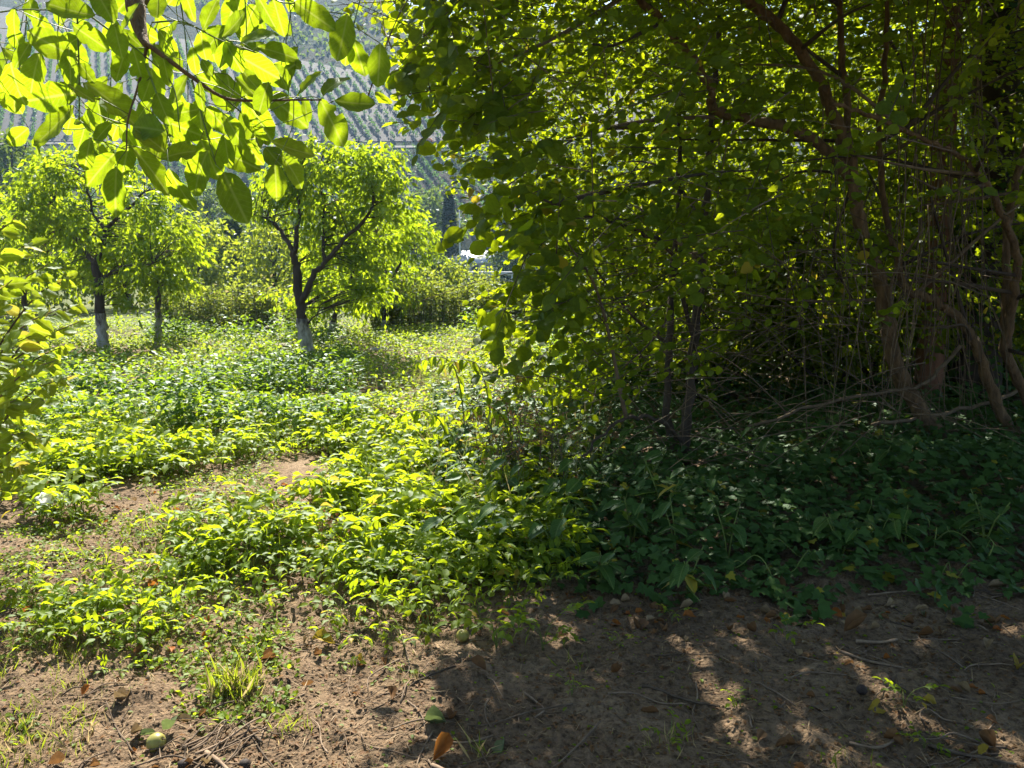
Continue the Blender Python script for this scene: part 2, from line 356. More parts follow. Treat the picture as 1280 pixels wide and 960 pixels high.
def taper(a, b, n, p=1.0):
    return a + (b - a) * np.linspace(0, 1, n) ** p
def rvec(r, n): return nrm(r.normal(size=(n, 3)))
UP = np.array([0, 0, 1.])

# ================================================================== SETTING
def axis_coords(lo, hi, step, far, g=1.16):
    c = list(np.arange(lo, hi + 1e-6, step)); s = step; x = hi
    while x < far: s *= g; x += s; c.append(x)
    s = step; x = lo; pre = []
    while x > -far: s *= g; x -= s; pre.append(x)
    return np.array(pre[::-1] + c)
gx = axis_coords(-2.5, 2.8, .015, 1500); gy = axis_coords(1.9, 4.6, .015, 1500)
XX, YY = np.meshgrid(gx, gy); nx, ny = len(gx), len(gy)
GV = np.stack([XX, YY, gz(XX, YY)], -1).reshape(-1, 3)
ii = (np.arange(ny - 1)[:, None] * nx + np.arange(nx - 1)[None]).ravel()
tag(link('ground', mesh('ground', GV, np.stack([ii, ii + 1, ii + nx + 1, ii + nx], -1), M['soil'], True)), 'bare brown soil with low planted ground beyond', kind='structure')

# hillside
HY0, HS = 118.0, 0.62
def crest(x): return 225 + 190 * sst(20, -150, x) if False else 225 + 190 * (1 - sst(-190, 0, x)) - 25 * sst(0, 200, x)
def hz(x, y):
    x = np.asarray(x, float); y = np.asarray(y, float); yc = crest(x)
    s = HS * (np.minimum(y, yc) - HY0)
    s = np.where(y < HY0 + 12, np.maximum(s, 0) * sst(HY0 - 2, HY0 + 12, y), s)
    s = s - np.maximum(y - yc, 0) * .25
    n = 5 * (vnoise(x * .02, y * .02, 9) - .5) + 2.2 * (vnoise(x * .07, y * .07, 10) - .5)
    return np.maximum(s + n * sst(195, 230, y + .25 * x) - .2, -.5)
hx = np.arange(-520, 521, 8.0); hy = np.concatenate([np.arange(112, 260, 3.0), np.arange(260, 640, 8.0)])
XX, YY = np.meshgrid(hx, hy); nx, ny = len(hx), len(hy)
HV = np.stack([XX, YY, hz(XX, YY)], -1).reshape(-1, 3)
ii = (np.arange(ny - 1)[:, None] * nx + np.arange(nx - 1)[None]).ravel()
tag(link('hillside', mesh('hillside', HV, np.stack([ii, ii + 1, ii + nx + 1, ii + nx], -1), M['hill'], True)), 'steep hazy hillside with scrub and bare patches', kind='structure')
def strip(name, y0, y1, x0, x1, lift, mat, label):
    xs = np.arange(x0, x1 + 1, 4.0); ts = np.linspace(0, 1, 13)
    X, Tt = np.meshgrid(xs, ts); Yg = y0(X) * (1 - Tt) + y1(X) * Tt
    V = np.stack([X, Yg, hz(X, Yg) + lift], -1).reshape(-1, 3); a = len(xs)
    i = (np.arange(12)[:, None] * a + np.arange(a - 1)[None]).ravel()
    return tag(link(name, mesh(name, V, np.stack([i, i + 1, i + a + 1, i + a], -1), mat, True)), label, kind='structure')
vtop = lambda x: 186 + np.clip(-x - 15, 0, 200) * .42
vbot = lambda x: 160.5 + 0 * x
strip('vineyard_soil', vbot, vtop, -200, 60, .12, M['vsoil'], 'brown vineyard soil on the hillside')
strip('hill_track', lambda x: 158.6 + .8 * np.sin(x * .06), lambda x: 159.4 + .8 * np.sin(x * .06), -200, 60, .16, M['track'], 'pale track between the vineyards')
r = nprs(11); TL = T_low(.34, .1, .1)
def vine_row(c, y0, y1, label, group, dense=1.0):
    n = max(int((y1 - y0) / .42 * dense), 3); y = np.linspace(y0, y1, n); m = 9
    yy = np.repeat(y, m) + r.normal(0, .2, n * m); xx = c - .49 * yy + r.normal(0, .11, n * m)
    P = np.stack([xx, yy, hz(xx, yy) + r.uniform(.3, 1.15, n * m) + .5 * (vnoise(xx * .2, yy * .2, 7) - .5)], -1)
    keep = vnoise(xx * .5, yy * .5, 6) > .27
    P = P[keep]; k = len(P)
    V, Fx = place(TL, P, rvec(r, k) + [0, 0, .1], rvec(r, k) + UP * .5, r.uniform(.3, .55, k))
    o = link('vine_row', mesh('vine_row', V, Fx, M['vine'])); tag(o, label, 'vine row', group)
for c in np.arange(-48, 96, 2.3):
    # rows run uphill to the left: x = c - .49 y
    ys = np.linspace(161, 262, 200); xs = c - .49 * ys; ok = (ys < vtop(xs)) & (xs > -135) & (xs < 14)
    if ok.sum() > 4: vine_row(c, ys[ok].min(), ys[ok].max() - r.uniform(0, 2), 'green vine row climbing the brown slope above the pale track', 'upper vineyard rows')
for c in np.arange(-52, 92, 2.0):
    ys = np.linspace(131, 157, 40); xs = c - .49 * ys; ok = (xs > -125) & (xs < 18)
    if ok.sum() > 4: vine_row(c, ys[ok].min(), ys[ok].max(), 'green vine row on the low slope below the pale track', 'lower vineyard rows')
# scrub on the upper hill: one mass
n = 9000; x = r.uniform(-260, 60, n); y = r.uniform(190, 400, n); ok = (y > vtop(x) + 3) & (y < crest(x)) & (vnoise(x * .035, y * .035, 12) > .42)
x, y = x[ok], y[ok]; P = np.repeat(np.stack([x, y, hz(x, y) + .3], -1), 4, 0); k = len(P); P += r.normal(0, .7, (k, 3)) * [1, 1, .5]
tag(link('hill_scrub', mesh('hill_scrub', *place(TL, P, rvec(r, k), rvec(r, k) + UP, r.uniform(.9, 2.0, k)), M['fartree'])), 'low scrub scattered over the upper hillside', kind='stuff')
# orange sheet beside the track
p = np.array([-17.0, 160.4]); V = []
for j, (dx, h) in enumerate([(-1.6, .1), (-.9, .7), (0, .95), (.9, .75), (1.7, .1)]):
    for dy in (0, .9): V.append((p[0] + dx, p[1] + dy, float(hz(p[0], p[1])) + h + .15 * dy))
V = np.array(V); V2 = np.vstack([V, V - [0, 0, .5]])
Fq = [[2 * j, 2 * j + 2, 2 * j + 3, 2 * j + 1] for j in range(4)] + [[2 * j, 10 + 2 * j, 12 + 2 * j, 2 * j + 2] for j in range(4)] + [[2 * j + 1, 2 * j + 3, 13 + 2 * j, 11 + 2 * j] for j in range(4)] + [[0, 1, 11, 10], [8, 18, 19, 9]]
tag(link('tarpaulin', mesh('tarpaulin', V2, Fq, M['rust'])), 'small orange sheet lying beside the hill track', 'tarpaulin')

# road embankment details: guardrail, poles, house
def boxmesh(name, lo, hi, mat, bev=0):
    lo = np.array(lo, float); hi = np.array(hi, float)
    V = np.array([[(lo, hi)[i][0], (lo, hi)[j][1], (lo, hi)[k][2]] for i in (0, 1) for j in (0, 1) for k in (0, 1)])
    Fq = [[0, 1, 3, 2], [4, 6, 7, 5], [0, 4, 5, 1], [2, 3, 7, 6], [0, 2, 6, 4], [1, 5, 7, 3]]
    return mesh(name, V, Fq, mat)
gr = thing('guardrail', 'pale metal guardrail along the raised road below the trees', 'guardrail', (-4, 70, 0))
zr = 1.15
for k in range(9):
    link('post', boxmesh('post', (-.06, -.06, -.1), (.06, .06, 1.2 + .0), M['metal']), gr, (-8 + k * 2.0, 0, 0))
prof = [(-.02, .0), (-.09, .08), (-.02, .16), (-.09, .24), (-.02, .32)]
V = [(x, y - .06, z + .92) for x in (-9, 9) for y, z in prof]; V += [(x, y, z) for x, y, z in [(a, b + .03, c) for a, b, c in V]]
Fq = [[i, i + 5, i + 6, i + 1] for i in range(4)] + [[10 + i, 11 + i, 16 + i, 15 + i] for i in range(4)] + [[0, 10, 15, 5], [4, 9, 19, 14]]
link('rail', mesh('rail', V, Fq, M['roof']), gr)
for (u, Y, h, rr, lb) in ((575, 66, 6.3, .065, 'slim grey utility pole rising beside the guardrail'), (513, 95, 11, .12, 'thin grey pole standing below the vineyard slope')):
    p = px(u, 335, Y); t = thing('utility_pole', lb, 'pole', (p[0], Y, 0))
    link('shaft', mesh('shaft', *tube([[0, 0, -.2], [0, 0, h * .5], [0, 0, h]], [rr, rr * .85, rr * .7], 8), M['metal'], True), t)
    if Y > 80: link('crossarm', boxmesh('crossarm', (-.5, -.05, h - .5), (.5, .05, h - .4), M['metal']), t)
    for s in ((-.4, 0, .4) if Y > 80 else ()): link('insulator', mesh('insulator', *tube([[s, 0, h - .4], [s, 0, h - .3], [s, 0, h - .22]], [.03, .05, .02], 6), M['wall']), t)
hp = px(592, 335, 98); hs = thing('house', 'low house with a bright white metal roof among trees', 'house', (hp[0], 98, 0))
link('wall', boxmesh('wall', (-3.2, 0, -.2), (3.4, 5, 2.3), M['wall']), hs)
V = [(-3.7, -.5, 2.2), (3.9, -.5, 2.2), (3.9, 2.5, 3.7), (-3.7, 2.5, 3.7), (3.9, 5.5, 2.2), (-3.7, 5.5, 2.2)]; V += [(a, b, c - .12) for a, b, c in V]
Fq = [[0, 1, 2, 3], [3, 2, 4, 5], [0, 6, 7, 1], [5, 4, 10, 11], [6, 9, 8, 7], [9, 11, 10, 8], [0, 3, 9, 6], [3, 5, 11, 9], [1, 7, 8, 2], [2, 8, 10, 4]]
link('roof', mesh('roof', V, Fq, M['roof']), hs)
for wx in (-2.2, .2, 2.0):
    wn = link('window', boxmesh('window', (wx - .5, -.06, .8), (wx + .5, .02, 1.9), M['roof']), hs)
    link('pane', boxmesh('pane', (wx - .42, -.075, .88), (wx + .42, -.065, 1.82), M['dark']), wn)

# ------------------------------------------------------------------ generic trees
def crown_leaves(r, cents, rad, per, T, size, droop=.6, out=.7, org=None):
    """clustered leaves; cents (m,3), rad (m,)"""
    m = len(cents); P = np.repeat(cents, per, 0); R_ = np.repeat(rad, per)
    d = rvec(r, len(P)); rr = R_ * r.uniform(.25, 1, len(P)) ** .6
    P = P + d * rr[:, None] * [1, 1, .8]
    if org is not None: k = sun_gap(P + org, r); P, d = P[k], d[k]
    A = d * out + rvec(r, len(P)) * .6 - UP * droop
    Nn = rvec(r, len(P)) * .7 + UP * .5 + d * .4
    return place(T, P, A, Nn, size * r.uniform(.7, 1.25, len(P)))
def far_tree(name, label, u, Y, h, wd, mat, seed, group, leaf=.5, n=70, shape='round', base=None, per=26, bare=.15):
    r = nprs(seed); b = px(u, 335, Y); gzv = float(hz(b[0], Y)) if Y > 112 else 0.0
    t = thing(name, label, 'tree', (b[0], Y, gzv), group)
    pts = smoothline([[0, 0, -.2], [r.normal(0, .1), 0, h * .35], [r.normal(0, .2), 0, h * .92]], 4)
    parts = [tube(pts, taper(.035 * h, .006 * h, len(pts)), 7)]
    if shape == 'cone':
        z = r.uniform(bare, 1, n) ** 1.0; rd = wd / 2 * (1.05 - z) * r.uniform(.3, 1, n); a = r.uniform(0, 6.28, n)
        c = np.stack([rd * np.cos(a), rd * np.sin(a), z * h], -1)
    else:
        d = rvec(r, n); rr = r.uniform(.45, 1, n) ** .5
        c = np.stack([d[:, 0] * wd / 2 * rr, d[:, 1] * wd / 2 * rr, h * (.5 + bare / 2) + d[:, 2] * h * (.5 - bare / 2) * rr], -1)
    for cc in c[:18]:
        k = pts[min(len(pts) - 1, int(np.clip(cc[2] / h * .7, .1, .95) * len(pts)))]
        q = smoothline([k, (k + cc) / 2 + [0, 0, .03 * h], cc], 3); parts.append(tube(q, taper(.012 * h, .003 * h, len(q)), 5))
    link('trunk', mesh('trunk', *join(parts), M['darkbark'], True), t)
    link('crown', mesh('crown', *crown_leaves(r, c, np.full(n, (.16 if shape != 'cone' else .07) * wd + .1) * r.uniform(.7, 1.3, n), per, T_low(.3), leaf, .3), mat), t)
    return t
G1 = 'trees at the foot of the hill'
specs = [ # name,label,u,Y,h,w,mat,leaf,n,shape
 ('conifer', 'dark conifer with a bare straight trunk left of the white roof', 562, 82, 9.0, 3.2, 'conifer', .32, 170, 'cone', .34),
 ('conifer', 'dark bluish conifer behind the white roofed house', 625, 112, 12, 7, 'conifer', .7, 110, 'cone', .05),
 ('broadleaf_tree', 'rounded dark tree right of the white roofed house', 640, 84, 4.4, 4.5, 'fartree', .4, 70, 'round', .02),
 ('broadleaf_tree', 'tall green tree between the two grey poles', 540, 100, 11, 8, 'fartree', .6, 90, 'round', .05),
 ('broadleaf_tree', 'pale green tree in front of the lower vineyard', 470, 104, 12, 11, 'fartree', .6, 100, 'round', .05),
 ('broadleaf_tree', 'blue grey tree mass behind the pruned orchard trees', 330, 92, 9.5, 10, 'fartree', .6, 100, 'round', .03),
 ('broadleaf_tree', 'greyish olive tree rising over the hedge gap', 262, 80, 9.5, 7, 'fartree', .5, 100, 'round', .03),
 ('broadleaf_tree', 'tall hazy tree behind the left orchard tree', 22, 70, 13, 8.0, 'fartree', .55, 110, 'round', .03),
 ('broadleaf_tree', 'hazy low tree at the hill foot beside the olive tree', 190, 95, 9, 9, 'fartree', .6, 80, 'round', .03),
 ('broadleaf_tree', 'distant green tree beyond the sapling', -60, 85, 10, 10, 'fartree', .6, 80, 'round', .03),
 ('weeping_tree', 'dark drooping tree with a conical crown behind the hedge', 290, 40, 3.8, 3.4, 'fartree', .3, 120, 'cone', .0),
 ('fruit_tree', 'light green fruit tree left of the dark drooping tree', 247, 36, 4.0, 3.0, 'farlight', .22, 90, 'round', .05),
 ('fruit_tree', 'light green fruit tree right of the dark drooping tree', 345, 31, 3.4, 2.8, 'farlight', .2, 90, 'round', .05),
 ('fruit_tree', 'light green fruit tree standing beyond the left orchard tree', 30, 27, 3.8, 4.6, 'farlight', .2, 130, 'round', .05),
 ('fruit_tree', 'dense fruit tree tucked behind the limewashed posts', 160, 30, 3.6, 3.6, 'farlight', .2, 90, 'round', .05),
 ('bush', 'dark round bush below the guardrail', 545, 34, 2.1, 1.9, 'fartree', .16, 70, 'round', .0),
 ('bush', 'light green bush below the guardrail beside the pole', 520, 31, 1.7, 1.9, 'farlight', .14, 60, 'round', .0),
 ('bush', 'pale bush reaching up in front of the road', 580, 33, 1.8, 2.4, 'farlight', .15, 60, 'round', .0),
]
for i, (nm, lb, u, Y, h, wd, mt, lf, n, shp, bare) in enumerate(specs):
    far_tree(nm, lb, u, Y, h, wd, M[mt], 100 + i, None, lf, n, shp, bare=bare, per=34)

# ------------------------------------------------------------------ orchard trees
TP = T_low(.21, .07, .20)
def orchard_tree(label, base_uv, limbs, blobs, seed, ncl, per, white=.8, Y=None, leaf=.135, trunkr=.13):
    """limbs: list of photo polylines [(u,v,dY)], blobs: (u,v,ru,rv,dY,rY)"""
    r = nprs(seed); b = gnd(*base_uv); per = int(per * 1.15); ncl = int(ncl * .7)
    if Y is not None: b = px(base_uv[0], base_uv[1], Y); b[2] = float(gz(b[0], Y))
    Yb = b[1]
    t = thing('orchard_tree', label, 'tree', b)
    lo = lambda q: px(q[0], q[1], Yb + q[2]) - b
    skel = []
    trunk = None
    for k, (pts, r0, r1) in enumerate(limbs):
        P = smoothline([lo(q) for q in pts], 5); 
        if k == 0: P[0][2] = -.05
        P[1:-1] += r.normal(0, .012, (len(P) - 2, 3))
        tb = tube(P, taper(r0, r1, len(P), .8) * .88, 9, .06, r)
        if k == 0:
            link('limewash', mesh('limewash', *tb, M['white'], True), t)
        else:
            link('limb', mesh('limb', *tb, M['darkbark'], True), t)
        skel.append(P)
    sk = np.concatenate(skel[1:] if len(skel) > 1 else skel)
    wts = np.array([bb[2] * bb[3] for bb in blobs], float); wts /= wts.sum()
    cl = []; sc_ = Yb / F
    for j in r.choice(len(blobs), ncl, p=wts):
        u, v, ru, rv, dY, rY = blobs[j]; d = rvec(r, 1)[0] * r.uniform(.35, 1) ** .45
        cl.append(px(u + d[0] * ru, v + d[2] * rv, Yb + dY + .25 + d[1] * rY) - b)
    cl = np.array(cl); tw = []
    for c in cl:
        i = np.argmin(np.linalg.norm(sk - c, axis=1) + .3 * np.maximum(sk[:, 2] - c[2], 0)); s = sk[i]
        mid = (s + c) / 2 + [0, 0, .08] + r.normal(0, .05, 3)
        q = smoothline([s, mid, c], 4); tw.append(tube(q, taper(.010, .003, len(q)), 4))
    link('twigs', mesh('twigs', *join(tw), M['darkbark'], True), t)['kind'] = 'stuff'
    # drooping leafy shoots
    n = per * ncl; P = np.repeat(cl, per, 0); sh = 7
    sd = rvec(r, ncl * sh) * [1, 1, .8] + [0, 0, .35]; sd = nrm(sd)
    idx = r.integers(0, sh, n) + np.repeat(np.arange(ncl), per) * sh
    tt = r.uniform(.02, .36, n)
    P = P + sd[idx] * tt[:, None] - UP * (tt[:, None] ** 2) * .5 + r.normal(0, .035, (n, 3))
    A = sd[idx] * .6 + rvec(r, n) * .5 - UP * .65
    Nn = rvec(r, n) * .8 + UP * .5
    link('crown', mesh('crown', *place(TP, P, A, Nn, leaf * r.uniform(.7, 1.2, n)), M['peach']), t)
    return t
orchard_tree('orchard tree with limewashed trunk and round crown beside the sapling', (130, 441),
  [([(130, 443, 0), (128, 415, 0), (125, 390, 0)], .125, .105), ([(125, 391, 0), (123, 350, 0), (119, 330, 0)], .10, .08),
   ([(119, 332, 0), (100, 305, .3), (80, 280, .4), (66, 255, .5)], .055, .025), ([(119, 332, 0), (130, 300, 0), (133, 285, 0), (160, 262, -.2), (180, 240, -.3)], .07, .02),
   ([(133, 285, 0), (118, 270, .2), (110, 240, .2), (105, 210, .2)], .04, .015), ([(124, 350, 0), (150, 335, -.4), (190, 330, -.7)], .03, .012)],
  [(118, 250, 105, 62, 0, 1.3), (60, 250, 52, 48, .3, .9), (110, 205, 48, 26, 0, .6), (185, 300, 55, 50, -.3, .9), (165, 360, 55, 36, -.2, .7), (75, 320, 60, 46, .5, .8), (220, 320, 24, 42, .2, .5), (125, 300, 60, 50, .9, .6)],
  21, 290, 44)
orchard_tree('thin whitewashed trunk with a light crown right of the leftmost orchard tree', (197, 437),
  [([(197, 437, 0), (198, 400, 0), (199, 362, 0)], .075, .06), ([(199, 363, 0), (200, 340, 0), (210, 310, .2), (215, 290, .2)], .055, .02), ([(200, 345, 0), (185, 320, .1), (180, 300, .2)], .03, .01)],
  [(205, 315, 42, 40, .3, .7), (225, 330, 22, 34, .3, .5)], 22, 60, 40)
orchard_tree('forked orchard tree with limewashed trunk rising from dark weeds', (388, 449),
  [([(388, 452, 0), (383, 430, 0), (378, 398, 0)], .135, .12), ([(378, 400, 0), (374, 370, 0), (370, 330, 0), (367, 312, 0)], .10, .065),
   ([(375, 382, 0), (392, 345, -.1), (404, 330, -.1), (430, 300, -.2), (462, 265, -.2), (468, 235, -.2)], .07, .02),
   ([(367, 314, 0), (348, 285, .2), (330, 272, .3), (318, 268, .4)], .05, .02), ([(368, 316, 0), (372, 280, -.1), (375, 240, -.1), (380, 205, -.1)], .05, .015),
   ([(405, 330, -.1), (405, 290, .1), (402, 250, .2), (400, 215, .2)], .04, .012), ([(382, 405, 0), (398, 392, -.2), (402, 380, -.3)], .02, .01)],
  [(415, 235, 85, 52, 0, 1.1), (465, 215, 42, 36, -.1, .7), (380, 215, 40, 34, .1, .7), (345, 250, 34, 40, .4, .6), (440, 345, 66, 48, .5, .8), (480, 290, 42, 46, .3, .7), (410, 290, 50, 40, .8, .5), (490, 205, 20, 22, -.1, .3)],
  23, 270, 44)
orchard_tree('small leaning whitewashed orchard tree close behind the forked tree', (410, 440),
  [([(408, 442, 0), (412, 425, 0), (416, 402, 0)], .09, .07), ([(416, 404, 0), (425, 375, 0), (440, 345, .1), (450, 320, .2)], .06, .02), ([(420, 390, 0), (405, 360, .2), (400, 330, .3)], .03, .01)],
  [(430, 360, 60, 36, .2, .9), (385, 370, 40, 30, .6, .6)], 24, 70, 40, Y=15.5)
orchard_tree('bright green orchard tree filling the space before the road', (470, 428),
  [([(478, 430, 0), (480, 415, 0), (481, 400, 0)], .11, .09), ([(481, 402, 0), (485, 360, 0), (480, 330, 0), (470, 290, .2)], .08, .02), ([(484, 360, 0), (500, 330, 0), (515, 300, 0), (525, 280, 0)], .05, .015)],
  [(490, 300, 50, 55, .2, 1.2), (520, 300, 22, 36, 0, .7), (455, 320, 44, 44, .4, 1.0), (475, 370, 60, 26, 0, 1.0)], 25, 160, 44, Y=19)
orchard_tree('bright orchard tree half hidden behind the sapling', (20, 436),
  [([(30, 438, 0), (30, 415, 0), (31, 395, 0)], .11, .09), ([(31, 396, 0), (30, 350, 0), (20, 310, 0), (10, 280, .2)], .07, .02), ([(30, 350, 0), (55, 320, 0), (70, 300, 0)], .05, .015)],
  [(25, 320, 70, 60, .2, 1.2), (-20, 290, 60, 50, .2, 1.0)], 26, 130, 40, Y=17)

# ------------------------------------------------------------------ hedge row of upright shrubs
r = nprs(31); TLo = T_low(.24, .06, .12)
for k, u in enumerate(list(range(205, 362, 15)) + list(range(474, 680, 13))):
    Y = 19.3 + r.uniform(-.3, .6); b = px(u, 335, Y); hgt = r.uniform(1.05, 1.4)
    t = thing('hedge_shrub', 'upright pale green shrub in the row ' + ('left of the forked orchard tree' if u < 400 else 'below the guardrail'), 'shrub', (b[0], Y, float(gz(b[0], Y))), 'hedge shrubs left' if u < 400 else 'hedge shrubs below the road')
    st = []; LP = []; LA = []
    for s in range(15):
        p0 = np.array([r.normal(0, .12), r.normal(0, .15), -.03]); p1 = p0 + [r.normal(0, .10), r.normal(0, .15), hgt * r.uniform(.65, 1.1)]
        q = smoothline([p0, (p0 + p1) / 2 + r.normal(0, .05, 3), p1], 4); st.append(tube(q, taper(.009, .003, len(q)), 4))
        tt = r.uniform(.05, 1, 62); pp = p0 + (p1 - p0) * tt[:, None]; a = rvec(r, 62) * [1, 1, .5] + [0, 0, .15]
        LP.append(pp + a * .05); LA.append(a)
    LP = np.concatenate(LP); LA = np.concatenate(LA); n = len(LP)
    link('stems', mesh('stems', *join(st), M['browntwig']), t)['kind'] = 'stuff'
    link('foliage', mesh('foliage', *place(TLo, LP, LA, rvec(r, n) + UP * .7, r.uniform(.06, .12, n)), M['hedge']), t)

# ------------------------------------------------------------------ meadow weeds (uncountable ground cover)
r = nprs(41)
def weedfield(name, label, n, yr, xr, mat, T, size, hgt, seed, mask=None, per=9, spread=.10, upright=.4):
    r = nprs(seed); y = yr[0] + (yr[1] - yr[0]) * r.uniform(0, 1, n) ** 1.0; x = xr[0](y) + (xr[1](y) - xr[0](y)) * r.uniform(0, 1, n)
    if mask is not None: k = mask(x, y, r); x, y = x[k], y[k]
    n = len(x); hh = hgt * (.35 + 1.1 * vnoise(x * .9, y * .9, seed)) * r.uniform(.6, 1.2, n)
    P = np.repeat(np.stack([x, y, gz(x, y)], -1), per, 0); H = np.repeat(hh, per); m = len(P)
    tt = r.uniform(.12, 1, m); d = rvec(r, m) * [1, 1, .4]
    P = P + d * spread * (1.2 - .6 * tt[:, None]); P[:, 2] = gz(P[:, 0], P[:, 1]) + H * tt
    A = d + UP * upright * r.normal(.4, .6, m)[:, None]; Nn = UP * 1.0 + rvec(r, m) * .55
    return tag(link(name, mesh(name, *place(T, P, A, Nn, size * r.uniform(.6, 1.3, m)), M[mat])), label, kind='stuff')
def path_mask(x, y):   # trodden gap of bare soil running into the weeds
    c = -2.15 + .30 * (y - 5); return 1.4 * np.exp(-((x - c) / .52) ** 2) * sst(4.0, 4.4, y) * (1 - sst(6.0, 6.8, y)) + .9 * np.exp(-((x + .9) / .5) ** 2 - ((y - 6.3) / .35) ** 2)
def mk_far(x, y, r): return (vnoise(x * .45, y * .45, 77) > .22) | (r.uniform(0, 1, len(x)) < .35)
xl = lambda y: -.74 * y - .6; xr_ = lambda y: .20 * y + .6
weedfield('meadow_weeds', 'sunlit yellow green weeds covering the orchard floor', 7600, (8.2, 21), (xl, xr_), 'weed', T_low(.26, .06, .1), .075, .26, 42, mk_far, 10, .13)
weedfield('meadow_weeds', 'low bright weeds between the path and the orchard', 2800, (5.6, 9.2), (xl, lambda y: .08 * y + .1), 'weed', T_low(.26, .06, .1), .058, .15, 43,
          lambda x, y, r: (r.uniform(0, 1, len(x)) > path_mask(x, y) * 1.2) & (vnoise(x * 1.2, y * 1.2, 78) > .26), 9, .09)
weedfield('nettle_patch', 'darker green nettle like weeds beyond the bare soil', 1600, (7.2, 9.9), (lambda y: -.64 * y, lambda y: -.20 * y), 'nettle', T_low(.27, .06, .14), .08, .42, 44,
          lambda x, y, r: vnoise(x * .6 + 3, y * .6, 79) > .22, 12, .11)
weedfield('nettle_patch', 'dark leafy weeds clustered round the forked tree trunk', 260, (11.2, 13.4), (lambda y: -4.1 + 0 * y, lambda y: -2.5 + 0 * y), 'nettle', T_low(.27, .06, .14), 0.075, .30, 45, None, 14, .12)
weedfield('far_weeds', 'tall herbs in front of the hedge row', 1100, (14.5, 18.6), (lambda y: -.46 * y, lambda y: .0 * y), 'nettle', T_low(.25, .06, .14), .10, .50, 46, lambda x, y, r: vnoise(x * .5, y * .5, 80) > .45, 14, .16)
weedfield('undergrowth', 'dim leafy undergrowth beneath the thicket bushes', 1500, (8.3, 15), (lambda y: .02 * y + .3, lambda y: .80 * y), 'nettle', T_low(.3, .06, .14), .10, .75, 49, None, 14, .22)
weedfield('low_weeds', 'low mixed weeds creeping over the edge of the sunny soil', 1900, (2.0, 6.6), (lambda y: -.68 * y, lambda y: -.30 * y), 'weed', T_round(.33, .05, .1), .022, .045, 51, lambda x, y, r: vnoise(x * 2.2, y * 2.2, 83) > .42, 9, .04)
# dry straw between the weeds
def blades(name, label, n, yr, xr, mat, hgt, wd, seed, mask=None):
    r = nprs(seed); y = r.uniform(*yr, n); x = xr[0](y) + (xr[1](y) - xr[0](y)) * r.uniform(0, 1, n)
    if mask is not None: k = mask(x, y, r); x, y = x[k], y[k]
    n = len(x); P = np.stack([x, y, gz(x, y) - .005], -1); d = rvec(r, n) * [.7, .7, 0] + UP
    return tag(link(name, mesh(name, *place(T_low(wd, .01, .25), P, d, rvec(r, n), hgt * r.uniform(.5, 1.3, n)), M[mat])), label, kind='stuff')
blades('dry_grass', 'pale dry grass stems among the orchard weeds', 4500, (9.5, 17), (lambda y: -.46 * y, lambda y: .02 * y), 'drygrass', .30, .012, 47, lambda x, y, r: vnoise(x * .4, y * .4, 81) > .45)
blades('dry_grass', 'dry brown stems in the herb margin below the shrub', 700, (4.6, 7.4), (lambda y: -.12 * y, lambda y: .12 * y), 'drygrass', .34, .010, 48)
blades('bed_grass', 'thin grass blades growing through the sunny herb bed', 2600, (3.7, 8), (lambda y: -.6 * y, lambda y: .03 * y), 'grass', .16, .014, 52, lambda x, y, r: vnoise(x * 1.1, y * 1.1, 86) > .5)
blades('dry_grass', 'withered flattened grass over the sunlit soil', 2600, (1.9, 3.9), (lambda y: -.68 * y, lambda y: -.06 * y), 'drygrass', .05, .018, 53, lambda x, y, r: vnoise(x * 2.4, y * 2.4, 87) > .5)
# umbel flowers
r = nprs(50)
for k, (u, v, Y) in enumerate([(316, 428, 15), (322, 418, 15.2), (333, 424, 14.8), (345, 418, 15), (308, 432, 14.4), (299, 419, 16), (338, 408, 16), (352, 430, 14), (350, 400, 16.5), (372, 421, 15.6), (430, 421, 14), (470, 436, 13)]):
    top = px(u, v, Y); b = np.array([top[0], Y, float(gz(top[0], Y))]); h = top[2] - b[2]
    t = thing('umbel_flower', 'flat white flower head on a thin stalk in the orchard', 'flower', b, 'white umbel flowers')
    q = smoothline([[0, 0, -.02], [.02, 0, h * .5], [0, 0, h - .05]], 4); parts = [tube(q, .005, 4)]; tips = []
    for a in np.arange(9) * .7:
        tp = np.array([math.cos(a) * .07 * (1 if int(a * 10) % 2 else .5), math.sin(a) * .07, h]); tips.append(tp); parts.append(tube(np.array([[0, 0, h - .05], tp]), .002, 3))
    link('stalk', mesh('stalk', *join(parts), M['stem']), t)
    P = np.repeat(np.array(tips), 9, 0) + r.normal(0, .016, (81, 3)) * [1, 1, .3]
    link('flower_head', mesh('flower_head', *place(T_round(.5, .02, 0), P, rvec(r, 81), rvec(r, 81) * .3 + UP, r.uniform(.018, .03, 81)), M['umbel']), t)

